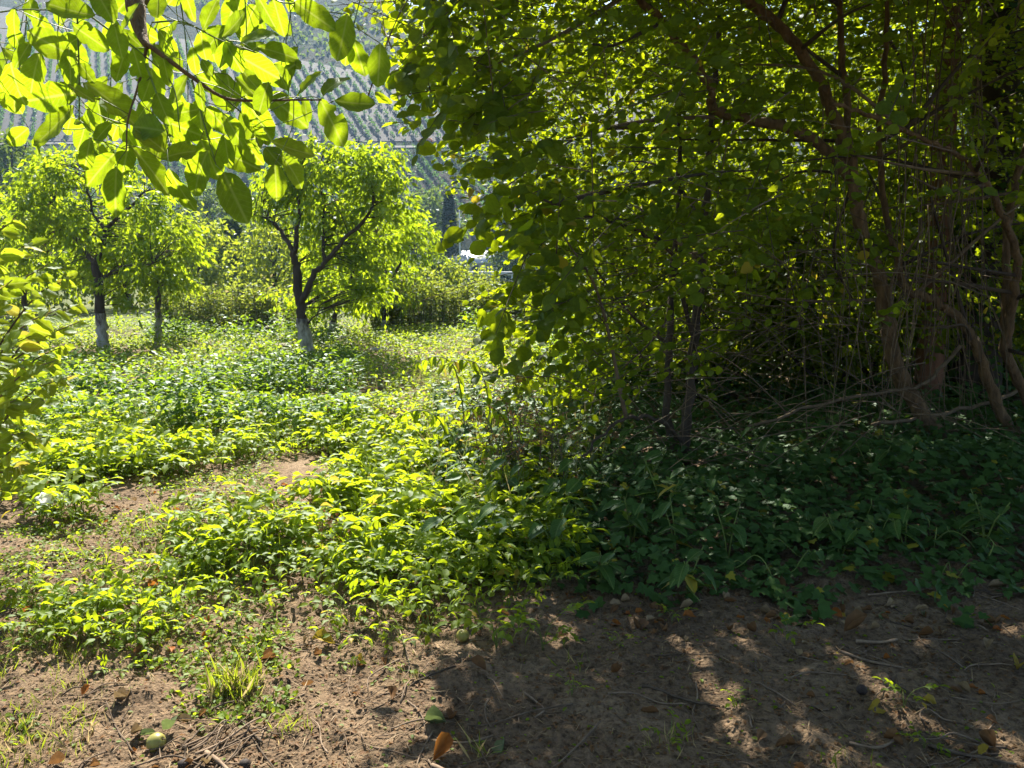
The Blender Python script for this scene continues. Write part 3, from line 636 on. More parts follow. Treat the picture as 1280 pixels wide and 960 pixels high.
# ------------------------------------------------------------------ THE BIG SHRUB (right)
BV = np.array([-900, -400, 0, 60, 110, 150, 200, 245, 275, 300, 345, 375, 420, 480, 540, 600, 700]); BU = np.array([290, 360, 405, 475, 520, 552, 562, 545, 568, 604, 612, 586, 572, 605, 660, 760, 900])
shrub_b = gnd(1205, 578)
shrub = thing('overgrown_shrub', 'large overgrown shrub with round leaves, curved brown stems and dry twigs', 'shrub', shrub_b)
def loS(q): return px(q[0], q[1], q[2]) - shrub_b
SG = np.array([SUNV.x, SUNV.y]) / SUNV.z; SD = SG / np.linalg.norm(SG)
GAPS = [(gnd(u, v)[:2], a, b) for u, v, a, b in [(868, 815, .20, .06), (905, 870, .24, .07), (925, 915, .16, .05), (1078, 835, .22, .06), (1112, 872, .20, .07), (1030, 925, .18, .06), (1275, 940, .2, .10), (715, 792, .12, .05), (985, 770, .12, .05), (1000, 890, .12, .04), (800, 770, .10, .04), (1180, 910, .14, .05), (940, 800, .14, .04), (645, 905, .10, .06), (1150, 800, .10, .05)]]
def sun_gap(P, r):
    """True for leaves to keep: openings cut along the sun direction shape sun patches and lit soil at left"""
    g = P[:, :2] - SG * P[:, 2:3]; keep = np.ones(len(P), bool)
    for c, a, b in GAPS:
        d = g - c; t = d @ SD; n_ = d[:, 0] * SD[1] - d[:, 1] * SD[0]
        keep &= ~(((t / a) ** 2 + (n_ / b) ** 2 < 1) & (r.uniform(0, 1, len(P)) < .97))
    left = (g[:, 0] < -.08 - (g[:, 1] - 2.1) * .286) & (g[:, 1] < 3.9) & (g[:, 1] > .5)
    return keep & ~(left & (r.uniform(0, 1, len(P)) < .9))
STEMS = [ # photo polylines (u, v, Y), radii in metres
 ([(1208, 588, 6.25), (1190, 562, 6.25), (1160, 528, 6.2), (1130, 480, 6.15), (1116, 440, 6.1), (1108, 390, 6.1), (1096, 340, 6.05), (1075, 280, 6.0), (1066, 225, 5.95), (1045, 150, 5.9), (1025, 100, 5.8), (985, 45, 5.7), (940, 5, 5.5), (880, -50, 5.2)], 0.078, .032, 'bark'),
 ([(1066, 225, 5.95), (1030, 185, 5.9), (985, 160, 5.8), (930, 146, 5.6), (892, 136, 5.5), (888, 110, 5.45), (868, 75, 5.4), (845, 50, 5.3), (805, 5, 5.1), (760, -40, 4.9)], .045, .02, 'bark'),
 ([(1072, 260, 6.0), (1064, 200, 6.0), (1058, 120, 6.0), (1050, 40, 6.0), (1052, -60, 6.0)], .035, .02, 'bark'),
 ([(1278, 590, 6.3), (1262, 545, 6.3), (1240, 490, 6.3), (1222, 440, 6.25), (1195, 395, 6.2), (1160, 372, 6.15), (1134, 362, 6.1), (1122, 325, 6.1), (1108, 270, 6.1), (1098, 180, 6.1), (1110, 60, 6.1), (1105, -40, 6.1)], .055, .016, 'bark'),
 ([(1300, 560, 6.4), (1282, 495, 6.3), (1257, 437, 6.2), (1264, 385, 6.1), (1272, 325, 6.0), (1258, 281, 5.9), (1238, 237, 5.8), (1208, 203, 5.7), (1160, 176, 5.6), (1100, 150, 5.4), (1040, 130, 5.2)], .05, .012, 'bark'),
 ([(1258, 437, 6.2), (1258, 330, 6.2), (1268, 240, 6.3), (1290, 150, 6.4), (1300, 20, 6.5)], .04, .02, 'bark'),
 ([(860, 590, 5.7), (855, 560, 5.7), (862, 500, 5.8), (868, 430, 5.9), (878, 330, 6.0), (884, 230, 6.0), (890, 140, 6.0), (900, 20, 6.0)], .05, .02, 'darkbark'),
 ([(848, 575, 5.75), (834, 520, 5.9), (836, 430, 6.1), (842, 320, 6.2), (850, 220, 6.3), (845, 100, 6.3)], .04, .015, 'darkbark'),
 ([(858, 560, 5.7), (830, 530, 5.4), (790, 520, 5.2), (755, 540, 5.1), (728, 570, 5.0)], .02, .008, 'darkbark'),
 ([(870, 440, 5.9), (840, 320, 5.6), (800, 290, 5.2), (730, 270, 4.9), (680, 250, 4.6)], .02, .006, 'darkbark'),
 ([(935, 533, 5.6), (1034, 504, 5.8), (1127, 487, 6.0), (1160, 476, 6.05), (1200, 433, 6.2)], .010, .015, 'twig'),
 ([(1090, 531, 6.0), (1160, 521, 6.2), (1237, 503, 6.5), (1285, 484, 6.7)], .013, .017, 'twig'),
]
r = nprs(60); skel = []
for pts, a, b, mt in STEMS:
    P = smoothline([loS(q) for q in pts], 6); P[1:-1] += r.normal(0, .008, (len(P) - 2, 3))
    if mt in ('bark', 'darkbark') and pts[0][1] > 555: P[0][2] = min(P[0][2], float(gz(*(P[0] + shrub_b)[:2])) - shrub_b[2] - .05)
    link('stem' if mt != 'twig' else 'dead_branch', mesh('stem', *tube(P, taper(a, b, len(P), .7), 10, .05, r), M[mt], True), shrub)
    if mt != 'twig': skel.append(P)
SK = np.concatenate(skel) + shrub_b
# random inner branches
for k in range(70):
    s = SK[r.integers(len(SK))]
    if s[2] < .5: continue
    d = nrm(np.array([r.normal(-.3, .7), r.normal(-.1, .6), r.normal(.25, .4)])); L = r.uniform(.6, 1.8)
    e = s + d * L; uu, vv = proj(e)
    if uu[0] < np.interp(vv[0], BV, BU) + 20 or e[1] < 3.9 or e[2] < .4: continue
    P = smoothline([s, s + d * L * .5 + r.normal(0, .08, 3), e + [0, 0, -.1 * L]], 5) - shrub_b
    link('branch', mesh('branch', *tube(P, taper(.016, .005, len(P)), 6, .06, r), M['darkbark' if r.uniform() < .55 else 'browntwig'], True), shrub)
# hanging dry vines and arching bare twigs
for k in range(285):
    if k < 48:   # curtain near the trunks
        u = r.normal(1195, 38); v0 = r.uniform(-40, 330); v1 = r.uniform(420, 585); Y = r.uniform(5.6, 6.7)
        n = 6; us = u + np.cumsum(r.normal(r.normal(0, 7), 9, n)); P = [px(us[i], v0 + (v1 - v0) * i / (n - 1), Y + r.normal(0, .04)) for i in range(n)]
        rad = r.uniform(.003, .0065); mt = 'twig'
    elif k < 85:  # fine stems further left
        u = r.uniform(930, 1150); v0 = r.uniform(60, 380); v1 = r.uniform(480, 600); Y = r.uniform(5.3, 6.8)
        n = 5; us = u + np.cumsum(r.normal(r.normal(0, 14), 11, n)); P = [px(us[i], v0 + (v1 - v0) * i / (n - 1), Y + r.normal(0, .05)) for i in range(n)]
        rad = r.uniform(.0025, .005); mt = 'twig'
    else:          # arching dead twigs
        u = r.uniform(740, 1160); v = r.uniform(300, 590); Y = r.uniform(4.9, 6.6); a = r.uniform(-1.0, .3); L = r.uniform(70, 240); sgn = -1 if r.uniform() < .6 else 1
        P = [px(u + sgn * L * t * math.cos(a), v + L * t * math.sin(a) + 60 * t * t, Y - .25 * t) for t in (0, .3, .6, 1)]
        rad = r.uniform(.002, .0045); mt = 'twig' if r.uniform() < .6 else 'browntwig'
    P = np.array(P)
    P[:, 2] = np.maximum(P[:, 2], gz(P[:, 0], P[:, 1]) + .004)
    P = smoothline(P, 4) - shrub_b
    link('twig', mesh('twig', *tube(P, taper(rad, rad * .5, len(P)), 4), M[mt]), shrub)
# leafy sprays
r = nprs(61); NS = 27000
P0 = np.stack([r.uniform(-1.9, 6.6, NS), r.uniform(3.7, 9.2, NS), r.uniform(.25, 5.6, NS)], -1)
uu, vv = proj(P0)
lim = np.interp(vv, BV, BU) + 26 * (vnoise(uu * .03, vv * .03, 15) - .3) + r.uniform(0, 26, NS)
x, y, z = P0.T
yf = 4.15 + 1.1 * np.maximum(0, 1.5 - z) - .35 * np.maximum(0, z - 2.6) + .35 * (vnoise(x * 1.2, z * 1.2, 16) - .5) * 2
ok = (uu > lim) & (y > yf) & (z < 5.4 - .12 * (x - 2.5) ** 2)
ok &= ~((z < .75) & (uu > 760)) & ~((z < 1.25) & (uu > 900) & (y < 7.2))
right = sst(850, 1020, uu); frontness = 1 - sst(6.0, 7.0, y)
inframe = (vv > -30)
pr = np.where(inframe, 1 - right * frontness * .90, .95)
pr *= np.where((z > 3.1) & ~inframe, .85, 1.0)
pr *= .55 + .45 * sst(0, 170, uu - lim)
pr *= np.where((z < 1.7) & (uu > 760) & (y < 6.6), .35, 1.0)
pr *= np.where((uu < 830) & (y > 5.5) & (z < 3.3), .45, 1.0)
cl3 = .5 * vnoise(x * 1.5 + z * .9, y * 1.5 - z * .7, 17) + .5 * vnoise(z * 1.7 + x * .8, y * .9 + 7, 18)
pr *= np.where(inframe & (z < 3.4), np.clip(.25 + 2.6 * (cl3 - .28), .12, 1.25), 1.15)
ok &= r.uniform(0, 1, NS) < pr * .95
P0 = P0[ok]; ns = len(P0); print('sprays', ns)
extra = [px(r.uniform(430, 640) , r.uniform(-60, 150), r.uniform(4.0, 5.2)) for _ in range(110)]
extra = np.array([e for e in extra if (lambda a: a[0][0] > np.interp(a[1][0], [-60, 0, 60, 110, 150], [420, 436, 468, 500, 545]))(proj(e))])
P0 = np.vstack([P0, extra]); ns = len(P0)
eu, ev = proj(P0); edgef = 1 + .45 * (1 - sst(20, 230, eu - np.interp(ev, BV, BU))) * (P0[:, 1] < 5.6)
LP, LA, LN, LS, tw = [], [], [], [], []
out = nrm(np.stack([P0[:, 0] - 2.6, (P0[:, 1] - 6.5) * .8, (P0[:, 2] - 1.5) * .6], -1))
for k in range(ns):
    d = nrm(out[k] * .7 + r.normal(0, .45, 3) + [-.15, -.1, -.15]); L = r.uniform(.25, .6); nl = int(L / .042)
    t = (np.arange(nl) + .5) / nl; p = P0[k] + d * L * (t[:, None] - .5) - UP * (.22 * L * t[:, None] ** 2)
    side = np.where(np.arange(nl) % 2 == 0, 1, -1)[:, None]; sd = nrm(np.cross(d, UP) + 1e-3)
    a = d * .55 + sd * side * .75 + r.normal(0, .22, (nl, 3)) - UP * .28
    LP.append(p); LA.append(a); LN.append(UP * .55 + np.array([0, -.45, 0]) + r.normal(0, .42, (nl, 3))); LS.append(edgef[k] * r.uniform(.05, .085, nl) * r.uniform(.7, 1.2) * (1.5 if P0[k][2] > 1.75 + .34 * P0[k][1] else 1.0))
    if k % 3 == 0: tw.append(tube(P0[k] + d * L * (np.linspace(-.9, .5, 4)[:, None]) - UP * (.05 * np.linspace(0, 1, 4)[:, None] ** 2) - shrub_b, [.004, .0035, .003, .0015], 3))
LP, LA, LN, LS = map(np.concatenate, (LP, LA, LN, LS)); kp = sun_gap(LP, r); LP, LA, LN, LS = LP[kp], LA[kp], LN[kp], LS[kp]; uu, vv = proj(LP)
print('shrub leaves', len(LP))
vis = (uu > 0) & (uu < 1280) & (vv > 0) & (vv < 960); score = np.where(vis, LS / LP[:, 1], 0); big = np.argsort(-score)[:300]
TR = T_round()
rest = np.ones(len(LP), bool); rest[big] = False
link('foliage', mesh('foliage', *place(TR, LP[rest] - shrub_b, LA[rest], LN[rest], LS[rest], r.uniform(.8, 1.15, rest.sum())), M['bush']), shrub)['kind'] = 'stuff'
link('fine_twigs', mesh('fine_twigs', *join(tw), M['browntwig']), shrub)['kind'] = 'stuff'
def leaf_obj(me, parent, P, A, Nn, s, wsc=1.0, name='leaf'):
    o = link(name, me, parent); y = nrm(A); x = nrm(np.cross(y, Nn)); z = np.cross(x, y)
    m = Matrix([[x[0] * s * wsc, y[0] * s, z[0] * s, P[0]], [x[1] * s * wsc, y[1] * s, z[1] * s, P[1]], [x[2] * s * wsc, y[2] * s, z[2] * s, P[2]], [0, 0, 0, 1]])
    o.matrix_basis = m; return o
RB = [T_hi(.40, .14, d, 7, .62, .02, s, .48) for s, d in ((1, .15), (2, .25), (3, .08))]
RBm = [mesh('round_leaf', t[0], t[1], M['bush'], True, t[2]) for t in RB]
for i in big: leaf_obj(RBm[i % 3], shrub, LP[i] - shrub_b, LA[i], LN[i], LS[i] * 1.12)

# ------------------------------------------------------------------ thicket behind, ivy-clad trees
r = nprs(70); TLt = T_low(.30, .07, .12)
def thicket(label, u, Y, wd, h, dep, n, seed, ps=.09):
    r = nprs(seed); b = px(u, 335, Y); z0 = float(gz(b[0], Y)); t = thing('thicket_bush', label, 'bush', (b[0], Y, z0))
    n = int(n * 1.45); c = rvec(r, n) * r.uniform(.35, 1, n)[:, None] ** .5 * [wd / 2, dep / 2, h * .5] + [0, 0, h * .5]
    uu, vv = proj(c + [b[0], Y, z0]); c = c[(uu > np.interp(vv, BV, BU) + 70)]
    parts = []
    for s in range(9):
        e = c[r.integers(len(c))]; q = smoothline([[r.normal(0, .25), r.normal(0, .25), -.05], e * .5 + r.normal(0, .15, 3), e], 4); parts.append(tube(q, taper(.035, .008, len(q)), 6))
    link('stems', mesh('stems', *join(parts), M['darkbark'], True), t)['kind'] = 'stuff'
    link('foliage', mesh('foliage', *crown_leaves(r, c, r.uniform(.2, .5, len(c)), 26, TLt, ps, .35, org=np.array([b[0], Y, z0])), M['thicket']), t)
for a in [('green thicket seen through gaps behind the shrub edge', 800, 10.5, 3.6, 4.6, 2.4, 190, 71), ('sunlit thicket behind the dark upright stems', 930, 11.5, 3.8, 5.6, 2.6, 220, 72), ('tall thicket behind the curved brown stem', 1060, 11.0, 3.6, 6.2, 2.6, 240, 73),
          ('tall thicket behind the ivy clad trunk', 1200, 10.6, 3.6, 6.2, 2.6, 240, 74), ('dense thicket at the right end of the undergrowth', 1350, 9.8, 3.6, 6.0, 3.0, 220, 75), ('low bush behind the shrub foot', 880, 8.9, 3.0, 2.6, 1.4, 230, 76), ('low bush between the stems and the ivy clad trunk', 1090, 8.8, 3.4, 2.8, 1.4, 260, 77), ('dim bush behind the leaning right hand stems', 1260, 8.9, 3.0, 2.8, 1.4, 200, 78)]: thicket(*a)
TI = T_ivy()
def ivy_tree(label, u, Y, lean, rad, h, mt, seed, nleaf, ivyfrom=0):
    r = nprs(seed); b = px(u, 335, Y); b = np.array([b[0], Y, float(gz(b[0], Y))]); t = thing('ivy_clad_tree', label, 'tree', b)
    P = smoothline([[0, 0, -.1], [lean * .3, 0, h * .35], [lean * .7, 0, h * .7], [lean, 0, h]], 6)
    link('trunk', mesh('trunk', *tube(P, taper(rad, rad * .7, len(P)), 12, .05, r), M[mt], True), t)
    for s in range(5):
        q = smoothline([P[-3 - s], P[-3 - s] + [r.normal(0, .5), r.normal(0, .5), .6], P[-3 - s] + [r.normal(0, 1.2), r.normal(0, 1.0), r.uniform(.8, 1.6)]], 4); link('limb', mesh('limb', *tube(q, taper(rad * .4, rad * .12, len(q)), 7), M[mt], True), t)
    n = nleaf; i = r.integers(0, len(P), n); a = r.uniform(0, 6.28, n); d = np.stack([np.cos(a), np.sin(a), np.zeros(n)], -1)
    Pq = P[i] + d * (rad + r.uniform(.0, .14, n))[:, None] + UP * r.uniform(-.2, .2, n)[:, None]; k = Pq[:, 2] > ivyfrom
    if k.sum(): link('ivy', mesh('ivy', *place(TI, Pq[k], (d * .4 - UP + rvec(r, n) * .4)[k], (d + UP * .3 + rvec(r, n) * .3)[k], r.uniform(.05, .09, k.sum())), M['ivy']), t)
    c = np.array([P[-1] + r.normal(0, 1, 3) * [1.3, 1.1, .6] for _ in range(60)])
    link('crown', mesh('crown', *crown_leaves(r, c, r.uniform(.3, .6, 60), 34, TLt, .10, .35, org=b), M['thicket']), t)
ivy_tree('thick dark tree trunk wrapped in ivy behind the dry twigs', 1232, 8.3, -.10, .24, 5.6, 'darkbark', 81, 1500)
ivy_tree('reddish bare trunk beside the ivy wrapped trunk', 1172, 8.0, -.10, .13, 5.4, 'redbark', 82, 300, 9)
ivy_tree('leaning dark trunk at the right edge of the undergrowth', 1205, 8.8, 1.7, .15, 5.0, 'darkbark', 83, 500)

# ------------------------------------------------------------------ ivy bed
r = nprs(90); n = 21000
y = r.uniform(3.3, 9.5, n); x = r.uniform(-.1, .78, n) * y
edge = 3.42 + .45 * (vnoise(x * 1.3, 3.0, 20) - .5) + .45 * (vnoise(x * 4, y * 4, 21) - .5) + .75 * np.maximum(0, .55 - x) + .04 * x
k = ((y > edge) & (r.uniform(0, 1, n) < .25 + .75 * sst(0, .5, y - edge)) | (y > edge - .35) & (vnoise(x * 6, y * 6, 23) > .72) & (r.uniform(0, 1, n) < .4)) & (r.uniform(0, 1, n) < np.where(y > 6.5, .75, 1))
x, y = x[k], y[k]; n = len(x); dn = sst(0, 1.2, y - edge[k])
hm = (.05 + .16 * dn) * (.4 + 1.2 * vnoise(x * 1.6, y * 1.6, 22)); P = np.stack([x, y, gz(x, y) + .012 + hm * r.uniform(0, 1, n) ** .6], -1)
A = rvec(r, n) * [1, 1, .3] + [0, -.35, -.15]; Nn = UP + rvec(r, n) * .5 + [0, -.25, 0]; S = r.uniform(.038, .078, n)
bedb = np.array([1.6, 4.6, float(gz(1.6, 4.6))]); bed = thing('ivy_bed', 'bed of dark glossy ivy covering the shaded ground under the shrub', 'ivy', bedb)
uu, vv = proj(P); sco = np.where((uu > 0) & (uu < 1280) & (vv < 960), S / y, 0) * (P[:, 2] - gz(x, y) > hm * .55); big = np.argsort(-sco)[:300]
rest = np.ones(n, bool); rest[big] = False
link('foliage', mesh('foliage', *place(TI, P[rest] - bedb, A[rest], Nn[rest], S[rest]), M['ivy']), bed)['kind'] = 'stuff'
IVm = mesh('ivy_leaf', TI[0], TI[1], M['ivy'])
for i in big: leaf_obj(IVm, bed, P[i] - bedb, A[i], Nn[i], S[i])
st = []
for k in range(160):
    i = r.integers(n); a = r.uniform(0, 6.28); L = r.uniform(.15, .5); q = [P[i] + [0, 0, .0]]
    for s in range(5): a += r.normal(0, .4); nx_ = q[-1] + np.array([math.cos(a), math.sin(a), 0]) * L / 5; nx_[2] = float(gz(nx_[0], nx_[1])) + r.uniform(.02, .14); q.append(nx_)
    st.append(tube(smoothline(q, 3) - bedb, .0028, 4))
link('runners', mesh('runners', *join(st), M['stem']), bed)['kind'] = 'stuff'

# ------------------------------------------------------------------ broad-leaved plants along the shade edge
BL = [T_hi(.28, .15, d, 9, .7, .02, s, .42) for s, d in ((5, .25), (6, .45), (7, .12))]
BLm = [mesh('broad_leaf', t[0], t[1], M['broad'], True, t[2]) for t in BL]
r = nprs(95)
def leafy_plant(name, label, cat, group, b, h, nst, nl, size, ms, lean=.3, droop=.2, rr=None):
    r = rr; t = thing(name, label, cat, b, group); 
    for s in range(nst):
        a = r.uniform(0, 6.28); L = h * r.uniform(.7, 1.1); tip = np.array([math.cos(a) * lean * L, math.sin(a) * lean * L, L])
        q = smoothline([[0, 0, -.02], tip * [.35, .35, .5], tip], 5); link('stem', mesh('stem', *tube(q, taper(.006, .0025, len(q)), 5), M['stem'], True), t)
        for j in range(nl):
            tt = .3 + .7 * (j + .5) / nl; p = q[int(tt * (len(q) - 1))]; az = j * 2.4 + r.uniform(0, 1)
            ax = np.array([math.cos(az), math.sin(az), .35 - droop - r.uniform(0, .4)])
            leaf_obj(ms[r.integers(len(ms))], t, p, ax, UP + r.normal(0, .25, 3), size * r.uniform(.7, 1.2), r.uniform(.85, 1.1))
    return t
for k, (u, v, h, sz) in enumerate([(575, 700, .26, .13), (610, 690, .30, .14), (648, 705, .24, .12), (700, 715, .26, .13), (752, 735, .22, .11), (790, 690, .34, .13), (845, 700, .30, .12), (640, 650, .36, .12), (690, 640, .42, .12), (600, 640, .36, .11), (735, 640, .46, .12), (800, 640, .44, .12), (556, 650, .30, .11), (665, 600, .5, .11), (620, 610, .42, .11), (585, 600, .4, .10), (560, 600, .35, .10), (700, 670, .35, .13), (730, 690, .3, .12), (760, 610, .45, .11), (780, 570, .5, .11), (720, 580, .5, .11), (690, 560, .5, .10), (830, 660, .35, .12), (875, 640, .35, .11), (860, 745, .22, .12), (910, 700, .3, .12), (1050, 705, .25, .11), (1130, 700, .25, .12), (1230, 690, .26, .12), (950, 600, .4, .11), (1090, 610, .36, .11)]):
    shade = u > 740
    leafy_plant('broadleaf_plant', 'broad leaved green plant ' + ('growing up through the shaded ivy bed' if shade else 'at the sunny margin of the shrub'), 'plant', 'broad plants in ivy' if shade else 'broad plants on the margin', gnd(u, v), h, 2 + k % 2, 5, sz, BLm, .4, .25, r)
# drooping shoots (hanging pale leaves) in the sun
DL = [T_hi(.21, .15, d, 8, .7, .02, s, .45) for s, d in ((8, .2), (9, .35))]
DLm = [mesh('drooping_leaf', t[0], t[1], M['herb'], True, t[2]) for t in DL]
for k, (u, v, Y) in enumerate([(566, 448, 6.6), (600, 452, 6.2), (545, 515, 6.0), (625, 510, 5.6)]):
    top = px(u, v, Y); b = np.array([top[0] + .1, Y + .1, float(gz(top[0] + .1, Y + .1))])
    t = thing('drooping_shoot', 'slender upright shoot with hanging pale leaves beside the shrub', 'plant', b, 'drooping shoots')
    e = top - b; q = smoothline([[0, 0, -.03], e * [.3, .3, .55], e * [1, 1, .93], e + [-.14, -.03, .02], e + [-.30, -.06, -.03]], 5)
    link('stem', mesh('stem', *tube(q, taper(.008, .003, len(q)), 5), M['stem'], True), t)
    for j in range(22):
        p = q[int((.25 + .75 * j / 21) * (len(q) - 1))]; a = j * 2.4
        leaf_obj(DLm[j % 2], t, p, np.array([math.cos(a) * .9, math.sin(a) * .8, -.75 + r.normal(0, .3)]), np.array([math.cos(a), math.sin(a), .6]) + r.normal(0, .3, 3), r.uniform(.075, .115))
# dry brown seed-head weeds
for k, (u, v, Y) in enumerate([(615, 500, 5.4), (640, 480, 5.6), (668, 470, 5.4), (650, 520, 5.1), (690, 500, 5.2), (600, 520, 5.6), (630, 560, 4.9), (705, 540, 5.0), (425, 690, 4.0)]):
    top = px(u, v, Y); b = np.array([top[0], Y, float(gz(top[0], Y))]); h = max(top[2] - b[2], .12); t = thing('dry_weed', 'brown dried weed with branching seed heads', 'plant', b, 'dry weeds at the shrub edge')
    parts = []; heads = []
    q = smoothline([[0, 0, -.02], [r.normal(0, .03), 0, h * .5], [r.normal(0, .06), 0, h]], 5); parts.append(tube(q, taper(.005, .002, len(q)), 4))
    for j in range(16):
        s = q[int(r.uniform(.4, 1) * (len(q) - 1))]; e = s + rvec(r, 1)[0] * [.14, .14, .05] + [0, 0, .10]; parts.append(tube(np.array([s, (s + e) / 2 + [0, 0, .01], e]), .0014, 3)); heads.append(e)
    link('stalks', mesh('stalks', *join(parts), M['browntwig']), t)
    H = np.repeat(np.array(heads), 9, 0); n = len(H); H = H + r.normal(0, .016, (n, 3))
    link('seed_heads', mesh('seed_heads', *place(T_low(.3), H, rvec(r, n), rvec(r, n), r.uniform(.012, .024, n)), M['brown']), t)

# ------------------------------------------------------------------ herb bed: plants with compound leaves
def compound(seed, npair, size, T):
    """one pinnate leaf along +Y (length ~1.5 x size), leaflets spread flat"""
    r = nprs(seed); parts = []; L = size * (.9 + .55 * npair)
    arch = lambda t: np.array([0, t * L, .22 * L * t - .30 * L * t * t])
    parts.append(tube(np.array([arch(t) for t in np.linspace(0, 1, 4)]), .0016, 3))
    P, A, Nn, S = [arch(1)], [np.array([0, 1, -.35])], [UP], [size * 1.15]
    for k in range(npair):
        t = .45 + .5 * k / max(npair, 1)
        for s in (-1, 1): P.append(arch(t)); A.append(np.array([s * 1.0, .45, r.uniform(-.5, .3)])); Nn.append(UP + r.normal(0, .3, 3)); S.append(size * r.uniform(.85, 1.05))
    parts.append(place(T, np.array(P), np.array(A), np.array(Nn), np.array(S)))
    return join(parts)
TH = T_round(.25, .07, .2, .5)
CL = [mesh('compound_leaf', *compound(s, 1 + s % 3, .052, TH), M['herb']) for s in range(6)]
CLarr = [compound(s, 1 + s % 3, .052, TH) for s in range(6)]
r = nprs(110); protos = []
for k in range(8):
    stems = []; leaves = []; nl = 4 + k % 3
    for j in range(nl):
        a = j * 6.28 / nl + r.uniform(-.4, .4); h = r.uniform(.05, .13); o = r.uniform(.02, .06)
        tip = np.array([math.cos(a) * o, math.sin(a) * o, h]); q = smoothline([[0, 0, -.01], tip * [.3, .3, .6], tip], 3); stems.append(tube(q, .0016, 3))
        leaves.append((j % 6, tip, np.array([math.cos(a), math.sin(a), r.uniform(-.1, .6)]), UP + r.normal(0, .38, 3) + [0, 0, 0], r.uniform(.7, 1.15)))
    protos.append((mesh('stem', *join(stems), M['stem']), leaves, join(stems)))
# density: bed edge follows the photograph (front edge ~ row 720-760), bare path on its left
n = 2800; y = r.uniform(3.0, 7.2, n); x = r.uniform(-.66, .12, n) * y
edge = 3.75 + .45 * (vnoise(x * 1.6, 1.0, 30) - .5) - .25 * np.exp(-((x + .55) / .35) ** 2)
d = y - edge; k = (d > 0) & (r.uniform(0, 1, n) < .35 + .65 * sst(0, .5, d)) & (r.uniform(0, 1, n) > path_mask(x, y)) & (r.uniform(0, 1, n) < 1.5 * vnoise(x * 2.2, y * 2.2, 33)) & (x < .05 + .06 * y) & ((vnoise(x * 1.5, y * 1.5, 31) > .42) | (x > -1.25))
k |= (d > -.75) & (d <= 0) & (r.uniform(0, 1, n) < .06) & (x < .25)
k |= (d <= -.2) & (x < -.43 * y) & (r.uniform(0, 1, n) < .25)
x, y, dist_e = x[k], y[k], d[k]; o = np.argsort(y); x, y, dist_e = x[o], y[o], dist_e[o]
stuffP = []
for i in range(len(x)):
    me, lv, sa = protos[i % 8]; s = r.uniform(.85, 1.7) * (.75 + .35 * sst(0, .6, y[i] - 3.7)); rz = r.uniform(0, 6.28); b = np.array([x[i], y[i], float(gz(x[i], y[i]))])
    if i < 300:
        dd = dist_e[i]; pm = path_mask(np.array([x[i]]), np.array([y[i]]))[0]
        lb, gp = (('leafy herb standing apart on the bare sunlit soil', 'herbs on bare soil') if dd < 0 else ('bright herb beside the trodden bare path', 'herbs by the path') if pm > .12 else ('bright compound leaved herb at the front edge of the bed', 'herbs of the bed front') if dd < .45
                  else ('tall bright herb next to the broad leaved margin plants', 'herbs by the margin plants') if x[i] > -.6 else ('bright compound leaved herb within the dense sunny bed', 'herbs of the sunny bed'))
        t = thing('ground_elder', lb, 'herb', b, gp, rz); t.scale = (s, s, s)
        link('stem', me, t)
        for (ci, p, a, nn, ls) in lv: leaf_obj(CL[ci], t, p, a, nn, ls)
    else:
        c_, s_ = math.cos(rz), math.sin(rz); Rm = np.array([[c_, -s_, 0], [s_, c_, 0], [0, 0, 1]])
        stuffP.append((sa[0] @ Rm.T * s + b, sa[1]))
        for (ci, p, a, nn, ls) in lv:
            V, Fx = CLarr[ci]; yv = nrm(a); xv = nrm(np.cross(yv, nn)); zv = np.cross(xv, yv)
            V = (V[:, :1] * xv + V[:, 1:2] * yv + V[:, 2:] * zv) * ls + p; stuffP.append((V @ Rm.T * s + b, Fx))
tag(link('ground_cover', mesh('ground_cover', *join(stuffP), M['herb'])), 'dense bright green leafy ground cover behind the herb plants', kind='stuff')
print('stuff herbs')

# ------------------------------------------------------------------ left sapling
SL = [T_hi(.27, .14, d, 9, .72, .02, s, .40) for s, d in ((15, .18), (16, .35), (17, .05))]
SLm = [mesh('sapling_leaf', t[0], t[1], M['sapling'], True, t[2]) for t in SL]
r = nprs(120); sb = np.array([-3.0, 3.95, float(gz(-3.0, 3.95))]); sap = thing('sapling', 'young sapling with backlit pointed yellow green leaves at the path edge', 'sapling', sb)
for k, (u, v, Y) in enumerate([(104, 400, 3.9), (92, 345, 4.1), (40, 300, 3.8), (20, 270, 3.7), (70, 450, 3.8), (55, 500, 3.7), (30, 540, 3.6), (15, 350, 3.4), (85, 430, 4.3), (-30, 300, 3.8), (-60, 380, 3.6), (48, 380, 4.2), (25, 455, 4.0), (-10, 240, 4.0), (35, 580, 3.9), (10, 610, 3.8), (60, 330, 3.6), (75, 385, 3.5), (38, 420, 3.5), (90, 470, 4.0), (5, 310, 3.5), (20, 500, 3.6), (60, 545, 4.0), (100, 380, 4.3)]):
    e = px(u, v, Y) - sb; q = smoothline([[r.normal(0, .06), r.normal(0, .06), -.03], e * [.25, .25, .55] + r.normal(0, .04, 3), e * [.7, .7, .9], e], 7)
    link('stem', mesh('stem', *tube(q, taper(.009, .002, len(q)), 5), M['browntwig'], True), sap)
    nl = 25
    for j in range(nl):
        tt = .30 + .70 * j / (nl - 1); i = int(tt * (len(q) - 1)); d = nrm(q[min(i + 1, len(q) - 1)] - q[max(i - 1, 0)]); sd = nrm(np.cross(d, UP)) * (1 if j % 2 else -1)
        ax = d * .5 + sd * .8 - UP * r.uniform(.1, .6) + r.normal(0, .2, 3); p = q[i] + r.normal(0, .01, 3)
        leaf_obj(SLm[r.integers(3)], sap, p, ax, np.array([0, -.8, .5]) + r.normal(0, .35, 3), r.uniform(.065, .105))

